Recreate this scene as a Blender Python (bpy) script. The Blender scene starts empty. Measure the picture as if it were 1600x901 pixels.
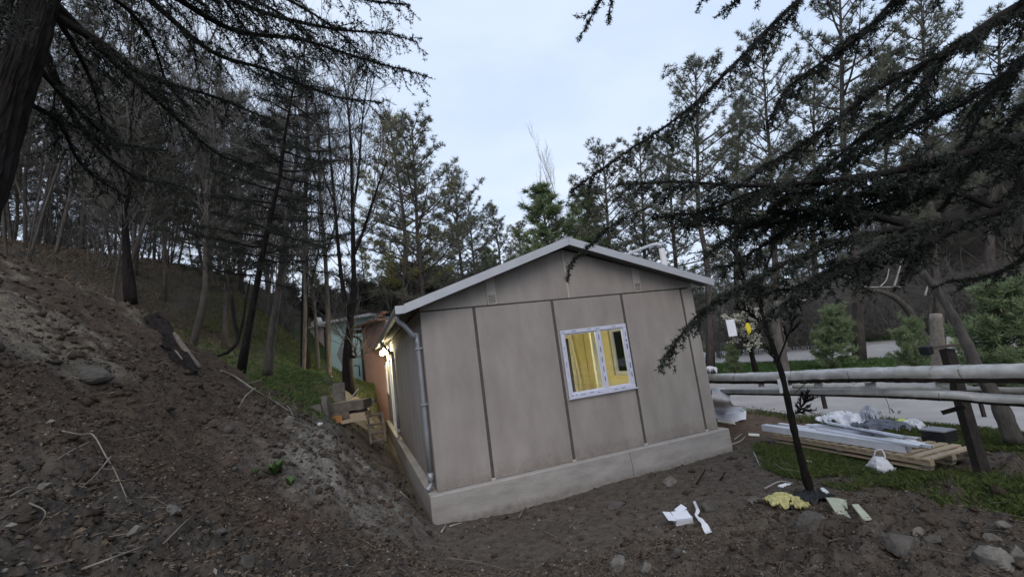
import bpy, math, random
import numpy as np
from mathutils import Vector, Matrix
random.seed(7); rng = np.random.default_rng(11)
S = bpy.context.scene
COL = S.collection
R_ = math.radians

# ------------------------------------------------------------------ camera
FPX, YAW, PIT, ROL = 689.9, -0.3482, 0.1477, 0.1296
CAM = np.array([-0.8883, -6.4743, 2.0868])
def _rot(y, p, r):
    cy, sy, cp, sp, cr, sr = math.cos(y), math.sin(y), math.cos(p), math.sin(p), math.cos(r), math.sin(r)
    return (np.array([[cy,-sy,0],[sy,cy,0],[0,0,1]]) @ np.array([[1,0,0],[0,cp,-sp],[0,sp,cp]])
            @ np.array([[cr,0,sr],[0,1,0],[-sr,0,cr]]))
RM = _rot(YAW, PIT, ROL)
cam = bpy.data.cameras.new('camera'); co = bpy.data.objects.new('camera', cam); COL.objects.link(co)
cam.sensor_width = 36; cam.lens = 36 * FPX / 1600; cam.clip_start = 0.05; cam.clip_end = 2000
m = Matrix.Identity(4)
for i in range(3):
    m[i][0] = RM[i,0]; m[i][1] = RM[i,2]; m[i][2] = -RM[i,1]; m[i][3] = CAM[i]
co.matrix_world = m
S.camera = co
def ray(x, y): return RM @ np.array([(x-800)/FPX, 1, -(y-450.5)/FPX])
def at(x, y, t): return CAM + ray(x, y) * t
def pl(x, y, ax, v):
    d = ray(x, y); return CAM + d * ((v - CAM[ax]) / d[ax])

# ------------------------------------------------------------------ world, sun
W = bpy.data.worlds.new('World'); S.world = W; W.use_nodes = True
nt = W.node_tree; nt.nodes.clear()
N = nt.nodes.new; L = nt.links.new
sky = N('ShaderNodeTexSky'); sky.sky_type = 'NISHITA'; sky.sun_disc = False
sky.sun_elevation = R_(24); sky.sun_rotation = R_(200); sky.air_density = 1.0; sky.dust_density = 2.5
gain = N('ShaderNodeMix'); gain.data_type = 'RGBA'; gain.blend_type = 'MIX'
tc = N('ShaderNodeTexCoord'); mp = N('ShaderNodeMapping'); mp.inputs['Scale'].default_value = (1, 1, 2.8)
nz = N('ShaderNodeTexNoise'); nz.inputs['Scale'].default_value = 1.7; nz.inputs['Detail'].default_value = 5
nz.inputs['Roughness'].default_value = 0.5; nz.inputs['Distortion'].default_value = 0.4
L(tc.outputs['Generated'], mp.inputs['Vector']); L(mp.outputs[0], nz.inputs['Vector'])
cr = N('ShaderNodeValToRGB'); cr.color_ramp.elements[0].position = 0.3; cr.color_ramp.elements[0].color = (5.6, 6.9, 9.1, 1)
cr.color_ramp.elements[1].position = 0.72; cr.color_ramp.elements[1].color = (7.7, 8.5, 9.8, 1)
L(nz.outputs['Fac'], cr.inputs['Fac'])
gain.inputs['Factor'].default_value = 0.86
L(sky.outputs[0], gain.inputs['A']); L(cr.outputs[0], gain.inputs['B'])
bg = N('ShaderNodeBackground'); bg.inputs['Strength'].default_value = 0.125
wo = N('ShaderNodeOutputWorld'); L(gain.outputs['Result'], bg.inputs['Color']); L(bg.outputs[0], wo.inputs['Surface'])
sl = bpy.data.lights.new('sun', 'SUN'); so = bpy.data.objects.new('sun', sl); COL.objects.link(so)
sl.energy = 0.9; sl.angle = R_(40); sl.color = (1.0, 0.86, 0.74)
sd = Vector((-math.sin(R_(200))*-1, 0, 0))
az, el = R_(200), R_(40)          # direction towards the sun: behind the camera, to the left
tosun = Vector((math.sin(az)*math.cos(el), math.cos(az)*math.cos(el), math.sin(el)))
so.rotation_euler = tosun.to_track_quat('Z', 'Y').to_euler()
sky.sun_elevation = el
S.view_settings.view_transform = 'Standard'; S.view_settings.look = 'None'
S.view_settings.exposure = 0.0; S.view_settings.gamma = 1.0

# ------------------------------------------------------------------ materials
def mat(name, col, rough=0.85, var=0.25, scale=6.0, bump=0.0, metal=0.0, col2=None, stretch=None, attr=None, emit=None, spec=0.3, detail=6, bscale=None, splash=None):
    M = bpy.data.materials.new(name); M.use_nodes = True
    t = M.node_tree; b = t.nodes['Principled BSDF']; n = t.nodes.new; l = t.links.new
    b.inputs['Roughness'].default_value = rough; b.inputs['Metallic'].default_value = metal
    b.inputs['Specular IOR Level'].default_value = spec
    tcn = n('ShaderNodeTexCoord'); mpn = n('ShaderNodeMapping')
    if stretch: mpn.inputs['Scale'].default_value = stretch
    l(tcn.outputs['Object'], mpn.inputs['Vector'])
    no = n('ShaderNodeTexNoise'); no.inputs['Scale'].default_value = scale; no.inputs['Detail'].default_value = detail
    no.inputs['Roughness'].default_value = 0.62
    l(mpn.outputs[0], no.inputs['Vector'])
    if col2 is None:
        c1 = tuple(c*(1-var) for c in col); c2 = tuple(min(1, c*(1+var)) for c in col)
    else: c1, c2 = col, col2
    r = n('ShaderNodeValToRGB'); r.color_ramp.elements[0].position = 0.32; r.color_ramp.elements[1].position = 0.68
    r.color_ramp.elements[0].color = (*c1, 1); r.color_ramp.elements[1].color = (*c2, 1)
    l(no.outputs['Fac'], r.inputs['Fac'])
    out = r.outputs['Color']
    if attr:
        a = n('ShaderNodeVertexColor'); a.layer_name = attr
        mx = n('ShaderNodeMix'); mx.data_type = 'RGBA'; mx.blend_type = 'MULTIPLY'; mx.inputs['Factor'].default_value = 1
        l(a.outputs['Color'], mx.inputs['A']); l(out, mx.inputs['B']); out = mx.outputs['Result']
    if splash:                                   # dried mud thrown up against the foot of the wall
        sx = n('ShaderNodeSeparateXYZ'); l(tcn.outputs['Object'], sx.inputs[0])
        mr = n('ShaderNodeMapRange'); mr.inputs['From Min'].default_value = splash[0]+splash[1]; mr.inputs['From Max'].default_value = splash[0]
        l(sx.outputs['Z'], mr.inputs['Value']); n2 = n('ShaderNodeTexNoise'); n2.inputs['Scale'].default_value = 9; n2.inputs['Detail'].default_value = 8; n2.inputs['Roughness'].default_value = .75
        l(tcn.outputs['Object'], n2.inputs['Vector']); mu = n('ShaderNodeMath'); mu.operation = 'MULTIPLY'; l(mr.outputs[0], mu.inputs[0]); l(n2.outputs['Fac'], mu.inputs[1])
        r2 = n('ShaderNodeMapRange'); r2.inputs['From Min'].default_value = .22; r2.inputs['From Max'].default_value = .62; r2.inputs['To Max'].default_value = .6; l(mu.outputs[0], r2.inputs['Value'])
        mx = n('ShaderNodeMix'); mx.data_type = 'RGBA'; l(r2.outputs[0], mx.inputs['Factor']); l(out, mx.inputs['A']); mx.inputs['B'].default_value = (.13, .105, .085, 1); out = mx.outputs['Result']
    l(out, b.inputs['Base Color'])
    if bump:
        bn = n('ShaderNodeBump'); bn.inputs['Strength'].default_value = bump; bn.inputs['Distance'].default_value = 0.03
        src = no
        if bscale:
            src = n('ShaderNodeTexNoise'); src.inputs['Scale'].default_value = bscale; src.inputs['Detail'].default_value = 6
            l(mpn.outputs[0], src.inputs['Vector'])
        l(src.outputs['Fac'], bn.inputs['Height']); l(bn.outputs[0], b.inputs['Normal'])
    if emit:
        b.inputs['Emission Color'].default_value = (*emit[0], 1); b.inputs['Emission Strength'].default_value = emit[1]
    return M
M = {}
M['ground'] = mat('ground_soil', (0.62,)*3, 0.95, col2=(1.3, 1.27, 1.22), scale=9, bump=0.9, attr='tint', bscale=34, spec=0.15)
M['asphalt'] = mat('pale_asphalt', (0.37, 0.35, 0.335), 0.9, 0.14, 1.1, 0.15, bscale=60)
M['panel'] = mat('cement_board', (0.300, 0.272, 0.248), 0.85, col2=(0.40, 0.366, 0.335), scale=2.6, bump=0.12, bscale=45, spec=0.2, stretch=(1, 1, .35), splash=(0.36, .42))
M['panel_dark'] = mat('cement_board_side', (0.30, 0.265, 0.24), 0.85, 0.10, 2.2, 0.12, bscale=45)
M['seam'] = mat('dark_joint', (0.10, 0.092, 0.084), 0.7, 0.2, 12)
M['plinth'] = mat('plinth_concrete', (0.32, 0.30, 0.28), 0.9, col2=(0.44, 0.415, 0.39), scale=2.5, bump=0.35, bscale=25, stretch=(1, 1, 3), splash=(-.02, .16))
M['sheet'] = mat('painted_sheet', (0.50, 0.51, 0.54), 0.45, 0.06, 3, metal=0.2, spec=0.5)
M['zinc'] = mat('downpipe_grey', (0.33, 0.345, 0.37), 0.4, 0.1, 8, metal=0.3, spec=0.5)
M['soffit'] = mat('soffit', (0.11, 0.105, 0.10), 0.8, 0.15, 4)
M['strip'] = mat('pale_strip', (0.50, 0.46, 0.42), 0.8, 0.08, 8)
M['pvc'] = mat('window_pvc', (0.66, 0.68, 0.80), 0.35, 0.04, 5, spec=0.5)
M['film'] = mat('film_print', (0.10, 0.10, 0.26), 0.5, 0.3, 40)
M['yellow'] = mat('yellow_wall', (0.80, 0.72, 0.42), 0.8, 0.06, 2)
M['cream'] = mat('cream_trim', (0.84, 0.82, 0.70), 0.6, 0.05, 3)
M['floor'] = mat('room_floor', (0.35, 0.30, 0.24), 0.7, 0.1, 3)
M['lamp'] = mat('lamp_glow', (1, 0.9, 0.7), 0.5, 0.01, emit=((1.0, 0.86, 0.52), 60))
M['pipe'] = mat('pipe_wrap', (0.34, 0.335, 0.32), 0.45, col2=(0.66, 0.655, 0.64), scale=3, bump=0.5, bscale=6, metal=0.25, spec=0.5, stretch=(1, 1, 1))
M['pipe_old'] = mat('pipe_old', (0.22, 0.20, 0.17), 0.6, col2=(0.42, 0.40, 0.36), scale=4, bump=0.3, spec=0.4)
M['pipe_under'] = mat('dark_pipe_underside', (0.05, 0.042, 0.034), 0.9, 0.5, 14, 0.6)
M['darksteel'] = mat('dark_post', (0.035, 0.028, 0.024), 0.8, 0.35, 12, 0.4)
M['wood'] = mat('pale_pine_board', (0.42, 0.34, 0.235), 0.8, 0.18, 14, 0.2, stretch=(1, 1, 6))
M['oldwood'] = mat('weathered_timber', (0.15, 0.128, 0.105), 0.9, 0.3, 10, 0.4)
M['rustwood'] = mat('orange_board', (0.42, 0.20, 0.08), 0.8, 0.2, 6)
M['profile'] = mat('white_profile', (0.76, 0.79, 0.86), 0.35, 0.06, 4, spec=0.5)
M['plastic'] = mat('white_plastic', (0.78, 0.79, 0.83), 0.4, 0.10, 8, 0.2, spec=0.5)
M['greycloth'] = mat('grey_tarpaulin', (0.15, 0.165, 0.20), 0.5, 0.35, 9, 0.3)
M['yellowrag'] = mat('yellow_rag', (0.50, 0.47, 0.22), 0.8, 0.35, 22, 0.4)
M['lime'] = mat('lime_plastic', (0.62, 0.75, 0.22), 0.5, 0.1)
M['black'] = mat('black_plastic', (0.02, 0.022, 0.024), 0.5, 0.3)
M['palebd'] = mat('pale_green_board', (0.46, 0.49, 0.38), 0.8, 0.1, 5)
M['stone'] = mat('stone_grey', (0.095, 0.086, 0.077), 0.95, 0.4, 9, 0.8)
M['stonewarm'] = mat('stone_pale', (0.17, 0.157, 0.14), 0.95, 0.35, 9, 0.7)
M['clod'] = mat('soil_clod', (0.070, 0.055, 0.044), 1.0, 0.55, 2, 0.5, spec=0.1)
M['chips'] = mat('pale_chips', (0.22, 0.205, 0.185), 0.9, 0.4, 2)
M['leaf'] = mat('dead_leaf', (0.115, 0.088, 0.064), 0.9, 0.85, 14, spec=0.15)
M['stick'] = mat('dry_stick', (0.17, 0.148, 0.12), 0.9, 0.3, 10)
M['bark'] = mat('dark_bark', (0.022, 0.019, 0.018), 0.95, 0.4, 16, 1.0, stretch=(1, 1, .25), spec=0.1)
M['barkgrey'] = mat('grey_bark', (0.13, 0.118, 0.105), 0.95, 0.35, 14, 0.9, stretch=(1, 1, .25), spec=0.1)
M['barkpine'] = mat('pine_bark', (0.095, 0.082, 0.074), 0.95, 0.4, 14, 0.9, stretch=(1, 1, .25), spec=0.1)
M['barkdim'] = mat('dim_bark', (0.10, 0.09, 0.08), 0.95, 0.35, 10, 0.9, stretch=(1, 1, .25), spec=0.1)
M['twigdim'] = mat('dim_twig', (0.15, 0.138, 0.126), 0.95, 0.25, 3, spec=0.1)
M['twig'] = mat('grey_twig', (0.13, 0.12, 0.11), 0.95, 0.25, 3, spec=0.1)
M['deadwhite'] = mat('bleached_branch', (0.36, 0.335, 0.30), 0.9, 0.15, 6)
M['paleroot'] = mat('pale_root', (0.22, 0.195, 0.165), 0.9, 0.3, 12)
M['cedar'] = mat('cedar_needle', (0.036, 0.042, 0.033), 0.8, 0.45, 2.0, spec=0.15)
M['pine'] = mat('pine_needle', (0.105, 0.112, 0.080), 0.75, col2=(0.20, 0.205, 0.15), scale=0.7, spec=0.2)
M['pinegreen'] = mat('young_pine_needle', (0.15, 0.20, 0.10), 0.75, col2=(0.26, 0.32, 0.17), scale=1.3, spec=0.2)
M['pineolive'] = mat('olive_needle', (0.24, 0.235, 0.075), 0.75, col2=(0.36, 0.33, 0.13), scale=0.8, spec=0.2)
M['forestdark'] = mat('forest_needle', (0.060, 0.064, 0.050), 0.8, col2=(0.115, 0.118, 0.092), scale=0.6, spec=0.15)
M['grass'] = mat('grass_blade', (0.045, 0.070, 0.022), 0.8, col2=(0.14, 0.17, 0.06), scale=14, spec=0.15)
M['plant'] = mat('weed_leaf', (0.055, 0.105, 0.03), 0.7, 0.4, 6)
M['blossom'] = mat('pale_blossom', (0.62, 0.60, 0.50), 0.8, 0.2, 6)
M['teal'] = mat('turquoise_render', (0.58, 0.82, 0.80), 0.9, 0.08, 1.5)
M['rust'] = mat('terracotta_render', (0.56, 0.34, 0.28), 0.9, 0.10, 1.5)
M['pink'] = mat('faded_pink_render', (0.62, 0.5, 0.5), 0.9, 0.15, 1.5)
M['white'] = mat('white_paint', (0.62, 0.62, 0.62), 0.6, 0.06)
M['tile'] = mat('clay_tile', (0.32, 0.17, 0.11), 0.9, 0.3, 5)
M['hill'] = mat('wooded_hill', (0.085, 0.078, 0.066), 1.0, 0.4, 1.2, spec=0.1)
M['signyellow'] = mat('sign_yellow', (0.75, 0.62, 0.05), 0.5, 0.05)
def glassmat():
    g = bpy.data.materials.new('window_glass'); g.use_nodes = True; t = g.node_tree; t.nodes.clear()
    n = t.nodes.new; l = t.links.new
    tr = n('ShaderNodeBsdfTransparent'); tr.inputs[0].default_value = (0.90, 0.93, 0.92, 1)
    gl = n('ShaderNodeBsdfGlossy'); gl.inputs['Roughness'].default_value = 0.02; gl.inputs['Color'].default_value = (1, 1, 1, 1)
    fr = n('ShaderNodeFresnel'); fr.inputs['IOR'].default_value = 1.45
    mx = n('ShaderNodeMixShader'); o = n('ShaderNodeOutputMaterial')
    l(fr.outputs[0], mx.inputs[0]); l(tr.outputs[0], mx.inputs[1]); l(gl.outputs[0], mx.inputs[2]); l(mx.outputs[0], o.inputs[0])
    return g
M['glass'] = glassmat()
def filmmat():
    g = bpy.data.materials.new('clear_film'); g.use_nodes = True; t = g.node_tree; b = t.nodes['Principled BSDF']
    b.inputs['Base Color'].default_value = (0.62, 0.66, 0.72, 1); b.inputs['Roughness'].default_value = 0.3; b.inputs['Alpha'].default_value = 0.8
    return g
M['bag'] = filmmat()

# ------------------------------------------------------------------ object helpers
def tag(o, label=None, cat=None, group=None, kind=None):
    if label: o['label'] = label
    if cat: o['category'] = cat
    if group: o['group'] = group
    if kind: o['kind'] = kind
    return o
def thing(name, label, cat, loc=(0,0,0), group=None, rz=0):
    o = bpy.data.objects.new(name, None); COL.objects.link(o); o.location = Vector([float(v) for v in loc]); o.rotation_euler.z = rz
    o.empty_display_size = 0.2
    return tag(o, label, cat, group)
def mesh(name, V, F, m, smooth=False):
    V = np.asarray(V, dtype=np.float64).reshape(-1, 3); me = bpy.data.meshes.new(name)
    if isinstance(F, np.ndarray):
        k = F.shape[1]; nf = len(F)
        me.vertices.add(len(V)); me.vertices.foreach_set('co', V.ravel().astype(np.float32))
        me.loops.add(nf*k); me.loops.foreach_set('vertex_index', F.ravel().astype(np.int32))
        me.polygons.add(nf); me.polygons.foreach_set('loop_start', (np.arange(nf)*k).astype(np.int32))
        me.update(calc_edges=True)
    else:
        me.from_pydata([tuple(v) for v in V], [], F); me.update()
    if m: me.materials.append(m)
    if smooth: me.polygons.foreach_set('use_smooth', np.ones(len(me.polygons), dtype=bool))
    return me
def wloc(p):
    v = Vector((0,0,0)); 
    while p is not None: v = v + p.location; p = p.parent
    return v
def obj(name, me, parent=None, local=False, kind=None):
    """link mesh as object; vertices are in world coordinates unless local"""
    o = bpy.data.objects.new(name, me); COL.objects.link(o)
    if parent is not None:
        o.parent = parent
        if not local: o.location = -wloc(parent)
    if kind: o['kind'] = kind
    return o
class G:
    """collects shapes into one mesh"""
    def __init__(s): s.v = []; s.f = []
    def add(s, V, F):
        b = len(s.v); s.v += [tuple(map(float, v)) for v in V]; s.f += [tuple(i+b for i in f) for f in F]; return s
    def box(s, x0, x1, y0, y1, z0, z1, bev=0.0):
        b = min(bev, (x1-x0)*.3, (y1-y0)*.3, (z1-z0)*.3)
        if b <= 0:
            V = [(x,y,z) for z in (z0,z1) for y in (y0,y1) for x in (x0,x1)]
            return s.add(V, [(0,2,3,1),(4,5,7,6),(0,1,5,4),(2,6,7,3),(0,4,6,2),(1,3,7,5)])
        V = []; 
        for z, i in ((z0, b), (z0+b, 0), (z1-b, 0), (z1, b)):
            V += [(x0+i+ (b if i==0 else 0)*0, y0+i, z), (x1-i, y0+i, z), (x1-i, y1-i, z), (x0+i, y1-i, z)]
        F = [(3,2,1,0),(12,13,14,15)]
        for r in range(3):
            for k in range(4): F.append((r*4+k, r*4+(k+1)%4, r*4+4+(k+1)%4, r*4+4+k))
        return s.add(V, F)
    def beam(s, a, b, w, h, up=(0,0,1)):
        a = np.array(a, float); b = np.array(b, float); d = b-a; L_ = np.linalg.norm(d); d /= L_
        x = np.cross(d, up); x /= np.linalg.norm(x); u = np.cross(x, d)
        V = [e + x*i*w/2 + u*j*h/2 for e in (a, b) for i, j in ((-1,-1),(1,-1),(1,1),(-1,1))]
        return s.add(V, [(0,3,2,1),(4,5,6,7),(0,1,5,4),(1,2,6,5),(2,3,7,6),(3,0,4,7)])
    def tube(s, P, R, n=8, cap=True):
        P = [np.array(p, float) for p in P]; R = [R]*len(P) if not hasattr(R, '__len__') else R
        ref = np.array([0.3, 0.2, 1.0]); V = []; x = None
        for i, p in enumerate(P):
            d = P[min(i+1, len(P)-1)] - P[max(i-1, 0)]; d = d/ (np.linalg.norm(d)+1e-9)
            if x is None:
                x = np.cross(d, ref); 
                if np.linalg.norm(x) < .1: x = np.cross(d, (1,0,0))
            x = x - d*np.dot(x, d); x /= np.linalg.norm(x); y = np.cross(d, x)
            for k in range(n):
                a = 2*math.pi*k/n; V.append(p + (x*math.cos(a)+y*math.sin(a))*R[i])
        F = [(i*n+k, i*n+(k+1)%n, (i+1)*n+(k+1)%n, (i+1)*n+k) for i in range(len(P)-1) for k in range(n)]
        if cap: F += [tuple(range(n))[::-1], tuple((len(P)-1)*n+k for k in range(n))]
        return s.add(V, F)
    def make(s, name, m, parent=None, smooth=False, kind=None):
        return obj(name, mesh(name, s.v, s.f, m, smooth), parent, kind=kind)
def box(name, m, parent, *a, bev=0.0): return G().box(*a, bev=bev).make(name, m, parent)
def spline(P, n=6):
    P = [np.array(p, float) for p in P]; out = []
    Q = [2*P[0]-P[1]] + P + [2*P[-1]-P[-2]]
    for i in range(1, len(Q)-2):
        for k in range(n):
            t = k/n; a, b, c, d = Q[i-1], Q[i], Q[i+1], Q[i+2]
            out.append(0.5*((2*b)+(-a+c)*t+(2*a-5*b+4*c-d)*t*t+(-a+3*b-3*c+d)*t**3))
    out.append(P[-1]); return np.array(out)
def seg_tubes(P0, P1, R0, R1, n=3):
    P0, P1 = np.asarray(P0), np.asarray(P1); R0, R1 = np.asarray(R0), np.asarray(R1)
    d = P1-P0; d = d/(np.linalg.norm(d, axis=1, keepdims=True)+1e-9)
    ref = np.where(np.abs(d[:, 2:3]) > .9, np.array([[1., 0, 0]]), np.array([[0, 0, 1.]]))
    x = np.cross(d, ref); x /= np.linalg.norm(x, axis=1, keepdims=True); y = np.cross(d, x)
    a = np.arange(n)*2*math.pi/n; c, s_ = np.cos(a)[None, :, None], np.sin(a)[None, :, None]
    ring = x[:, None]*c + y[:, None]*s_
    A = P0[:, None]+ring*R0[:, None, None]; B = P1[:, None]+ring*R1[:, None, None]
    V = np.concatenate([A, B], 1).reshape(-1, 3); k = np.arange(n); k2 = (k+1) % n
    F = np.stack([k, k2, k2+n, k+n], 1)[None] + (np.arange(len(P0))*2*n)[:, None, None]
    return V, F.reshape(-1, 4)
def needles(P, A, size, k=8, spread=0.9, width=0.09, rg=rng, jit=0.3):
    """tufts of k narrow triangles at P, leaning along A"""
    P = np.asarray(P); A = np.asarray(A); n = len(P)
    d = rg.normal(size=(n, k, 3)); d /= np.linalg.norm(d, axis=2, keepdims=True)
    d = d*spread + A[:, None]*1.0; d /= np.linalg.norm(d, axis=2, keepdims=True)
    sz = np.broadcast_to(np.asarray(size, float).reshape(-1, 1, 1), (n, 1, 1)) * (1 + jit*rg.uniform(-1, 1, (n, k, 1)))
    w = np.cross(d, rg.normal(size=(n, k, 3))); w /= np.linalg.norm(w, axis=2, keepdims=True)
    b = P[:, None] + 0*d
    v0 = b + w*sz*width; v1 = b - w*sz*width; v2 = b + d*sz
    V = np.stack([v0, v1, v2], 2).reshape(-1, 3)
    return V, np.arange(len(V)).reshape(-1, 3)

# ------------------------------------------------------------------ noise + terrain
_tab = np.random.default_rng(5).uniform(-1, 1, (256, 256))
def vnoise(x, y):
    xi, yi = np.floor(x).astype(int), np.floor(y).astype(int); fx, fy = x-xi, y-yi
    fx = fx*fx*(3-2*fx); fy = fy*fy*(3-2*fy); g = lambda a, b: _tab[a & 255, b & 255]
    return (g(xi,yi)*(1-fx)+g(xi+1,yi)*fx)*(1-fy) + (g(xi,yi+1)*(1-fx)+g(xi+1,yi+1)*fx)*fy
def fbm(x, y, f=1.0, o=4):
    s, a = 0, 1.0; x = np.asarray(x, float); y = np.asarray(y, float)
    for i in range(o):
        s = s + a*vnoise(x*f+17.3*i, y*f-9.1*i); f *= 2.07; a *= .5
    return s
CP = []
for p in [(0,600,3.4),(0,450,5.6),(0,750,2.4),(0,885,1.75),(200,600,4.5),(200,750,2.9),(100,470,6.2),(235,530,6.8),(200,480,8.2),(350,590,6.9),
          (400,640,6.6),(300,700,4.1),(450,700,5.3),(480,670,6.4),(460,650,7.6),(560,700,6.2),(600,760,5.6),(500,800,4.3),(600,870,3.6),(350,850,2.9),
          (540,655,9.5),(700,880,4.1),(1100,880,3.9),(1350,840,4.0),(1560,830,3.8),(1350,890,3.3),(1580,890,3.2),
          (455,620,10.),(545,612,12.),(375,595,9.5),(430,580,11.),(590,600,17.),(500,560,16.),(480,543,22.),(560,595,16.),
          (300,545,11.5),(300,480,15.),(200,440,14.),(100,405,13.5),(0,385,12.5),(420,500,18.),(420,458,24.),(200,402,19.),(330,430,21),
          (520,590,15.),(650,575,30.)]:
    CP.append(at(*p))
CP += [np.array(p, float) for p in [(0,-1,0),(2,-1.2,0),(4,-1,0),(5.3,-.8,0),(5.6,1,0),(2,-2,0.02),(4,-2.3,.0),(5.4,-3.3,-.06),(6.5,-2,-.05),(7,1,0),
      (8.5,-1,-.05),(8.5,3,-.03),(9,-5,-.05),(12,0,-.05),(16,0,-.05),(16,8,-.05),(12,12,-.05),(9,20,-.05),(20,20,-.05),(24,8,0),(30,20,0),(32,0,0),(30,-20,0),(14,-20,0),
      (0,3,0.05),(0,8,.15),(0,13,.6),(5,3,0),(5,8,0),(5,13,.1),(2,16,.5),(-.5,1,.02),(-.6,3.5,.25),(-.6,6,.5),(-.7,9,.9),(-.7,12,1.3),
      (5,30,.8),(15,40,.5),(0,45,2),(-10,50,4),(-25,45,5),(-22,28,7.0),(-30,15,9.5),(-20,8,9.0),(-25,-8,9),(-14,-14,5.5),(-8,-6,4.2),(-5,-9,2.2),(-1,-7,.9),(2,-7,.45),(5,-7,.3),(0,-14,.9),(10,-14,0),
      (-14,18,8.6),(-9,30,6.3),(25,55,1),(-40,-30,11),(0,-40,1),(40,-40,0)]]
CP = np.array(CP)
def _phi(r2): return 0.5*r2*np.log(r2+1e-12)
def _fit():
    X = CP[:, :2]; n = len(X); r2 = ((X[:, None]-X[None])**2).sum(-1)
    A = _phi(r2) + np.eye(n)*0.25; Pm = np.c_[np.ones(n), X]
    K = np.block([[A, Pm], [Pm.T, np.zeros((3, 3))]])
    return np.linalg.solve(K, np.r_[CP[:, 2], 0, 0, 0])
WT = _fit()
def sstep(a, b, x): t = np.clip((x-a)/(b-a), 0, 1); return t*t*(3-2*t)
def zbase(x, y):
    x = np.atleast_1d(np.asarray(x, float)); y = np.atleast_1d(np.asarray(y, float)); out = np.zeros(x.shape)
    xc, yc = np.clip(x, -38, 42), np.clip(y, -38, 58)
    for s in range(0, x.size, 20000):
        sl_ = slice(s, s+20000); xx = xc.ravel()[sl_]; yy = yc.ravel()[sl_]
        r2 = (xx[:, None]-CP[None, :, 0])**2 + (yy[:, None]-CP[None, :, 1])**2
        out.ravel()[sl_] = _phi(r2) @ WT[:-3] + WT[-3] + WT[-2]*xx + WT[-1]*yy
    # flat yard and road to the right of the house
    k = sstep(6.3, 8.3, x) * (1-sstep(30, 36, x)) * (1-sstep(24, 34, y))
    out = out*(1-k) + (-.05)*k
    # wooded hillside beyond the far road
    g = np.maximum(0, x*0.86 + y*0.30 - 36)
    k2 = sstep(0, 5, g)
    out = out*(1-k2) + k2*(0.74*g - 0.0024*np.minimum(g, 90)**2)*(1-.86*sstep(7, 44, y))
    # under the house and the trench along its left plinth
    ins = sstep(-.45, -.14, x)*(1-sstep(5.06, 5.3, x))*sstep(-.3, -.1, y)*(1-sstep(12, 12.4, y))
    out = out*(1-ins) + (np.minimum(out, -0.03) )*ins
    # front yard levelled against the plinth
    yd = sstep(-.5, .1, x)*(1-sstep(5.4, 6.2, x))*sstep(-2.2, -1.2, y)*(1-sstep(-.2, 0.1, y))
    out = out*(1-yd) + out*.15*yd
    return out
def zones(x, y, z):
    r = np.hypot(x-CAM[0], y-CAM[1])
    bank = sstep(.25, .9, z)*(1-sstep(0.2, 1.2, x))*(1-sstep(8, 11, y))                                    # dug slope left of the house
    near = (1-sstep(-3.2, -2.3, y))*(1-sstep(7, 8, x))
    paved = sstep(7.7, 8.2, x)*(1-sstep(36, 38, x*0.86+y*0.3))
    return bank, near, paved
def zt(x, y, nz_=True):
    x = np.atleast_1d(np.asarray(x, float)); y = np.atleast_1d(np.asarray(y, float))
    z = zbase(x, y)
    if not nz_: return z
    bank, near, paved = zones(x, y, z)
    a = np.clip(0.022 + 0.065*bank + 0.085*near + .05*near*sstep(.5, 2, x), 0, .15)*(1-paved*.95)
    lump = np.abs(fbm(x+3, y-5, 4.5, 5))*a*.55 + fbm(x-8, y+2, 17, 4)*a*.30
    d = fbm(x, y, 1.3, 5)*a + lump
    ridg = (1-np.abs(fbm(x*.5+y*.5, (y-x)*1.1, .8, 3)))*bank*.07
    hump = near*sstep(1.0, 2.5, x)*np.maximum(0, fbm(x*1.1+y, y*1.6-4, 1.1, 3))*.16*(1-paved)
    return z + d + ridg + hump - .02
def ztp(x, y): return float(zt(x, y)[0])
def hit(px, py, tmin=1.2, tmax=70):
    d = ray(px, py); ts = np.concatenate([np.arange(tmin, 12, .03), np.arange(12, tmax, .15)])
    P = CAM[None]+d[None]*ts[:, None]; g = zt(P[:, 0], P[:, 1]); i = np.argmax(P[:, 2] <= g)
    if P[i, 2] > g[i]: i = len(ts)-1
    return np.array([P[i, 0], P[i, 1], g[i]]), ts[i]

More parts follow.
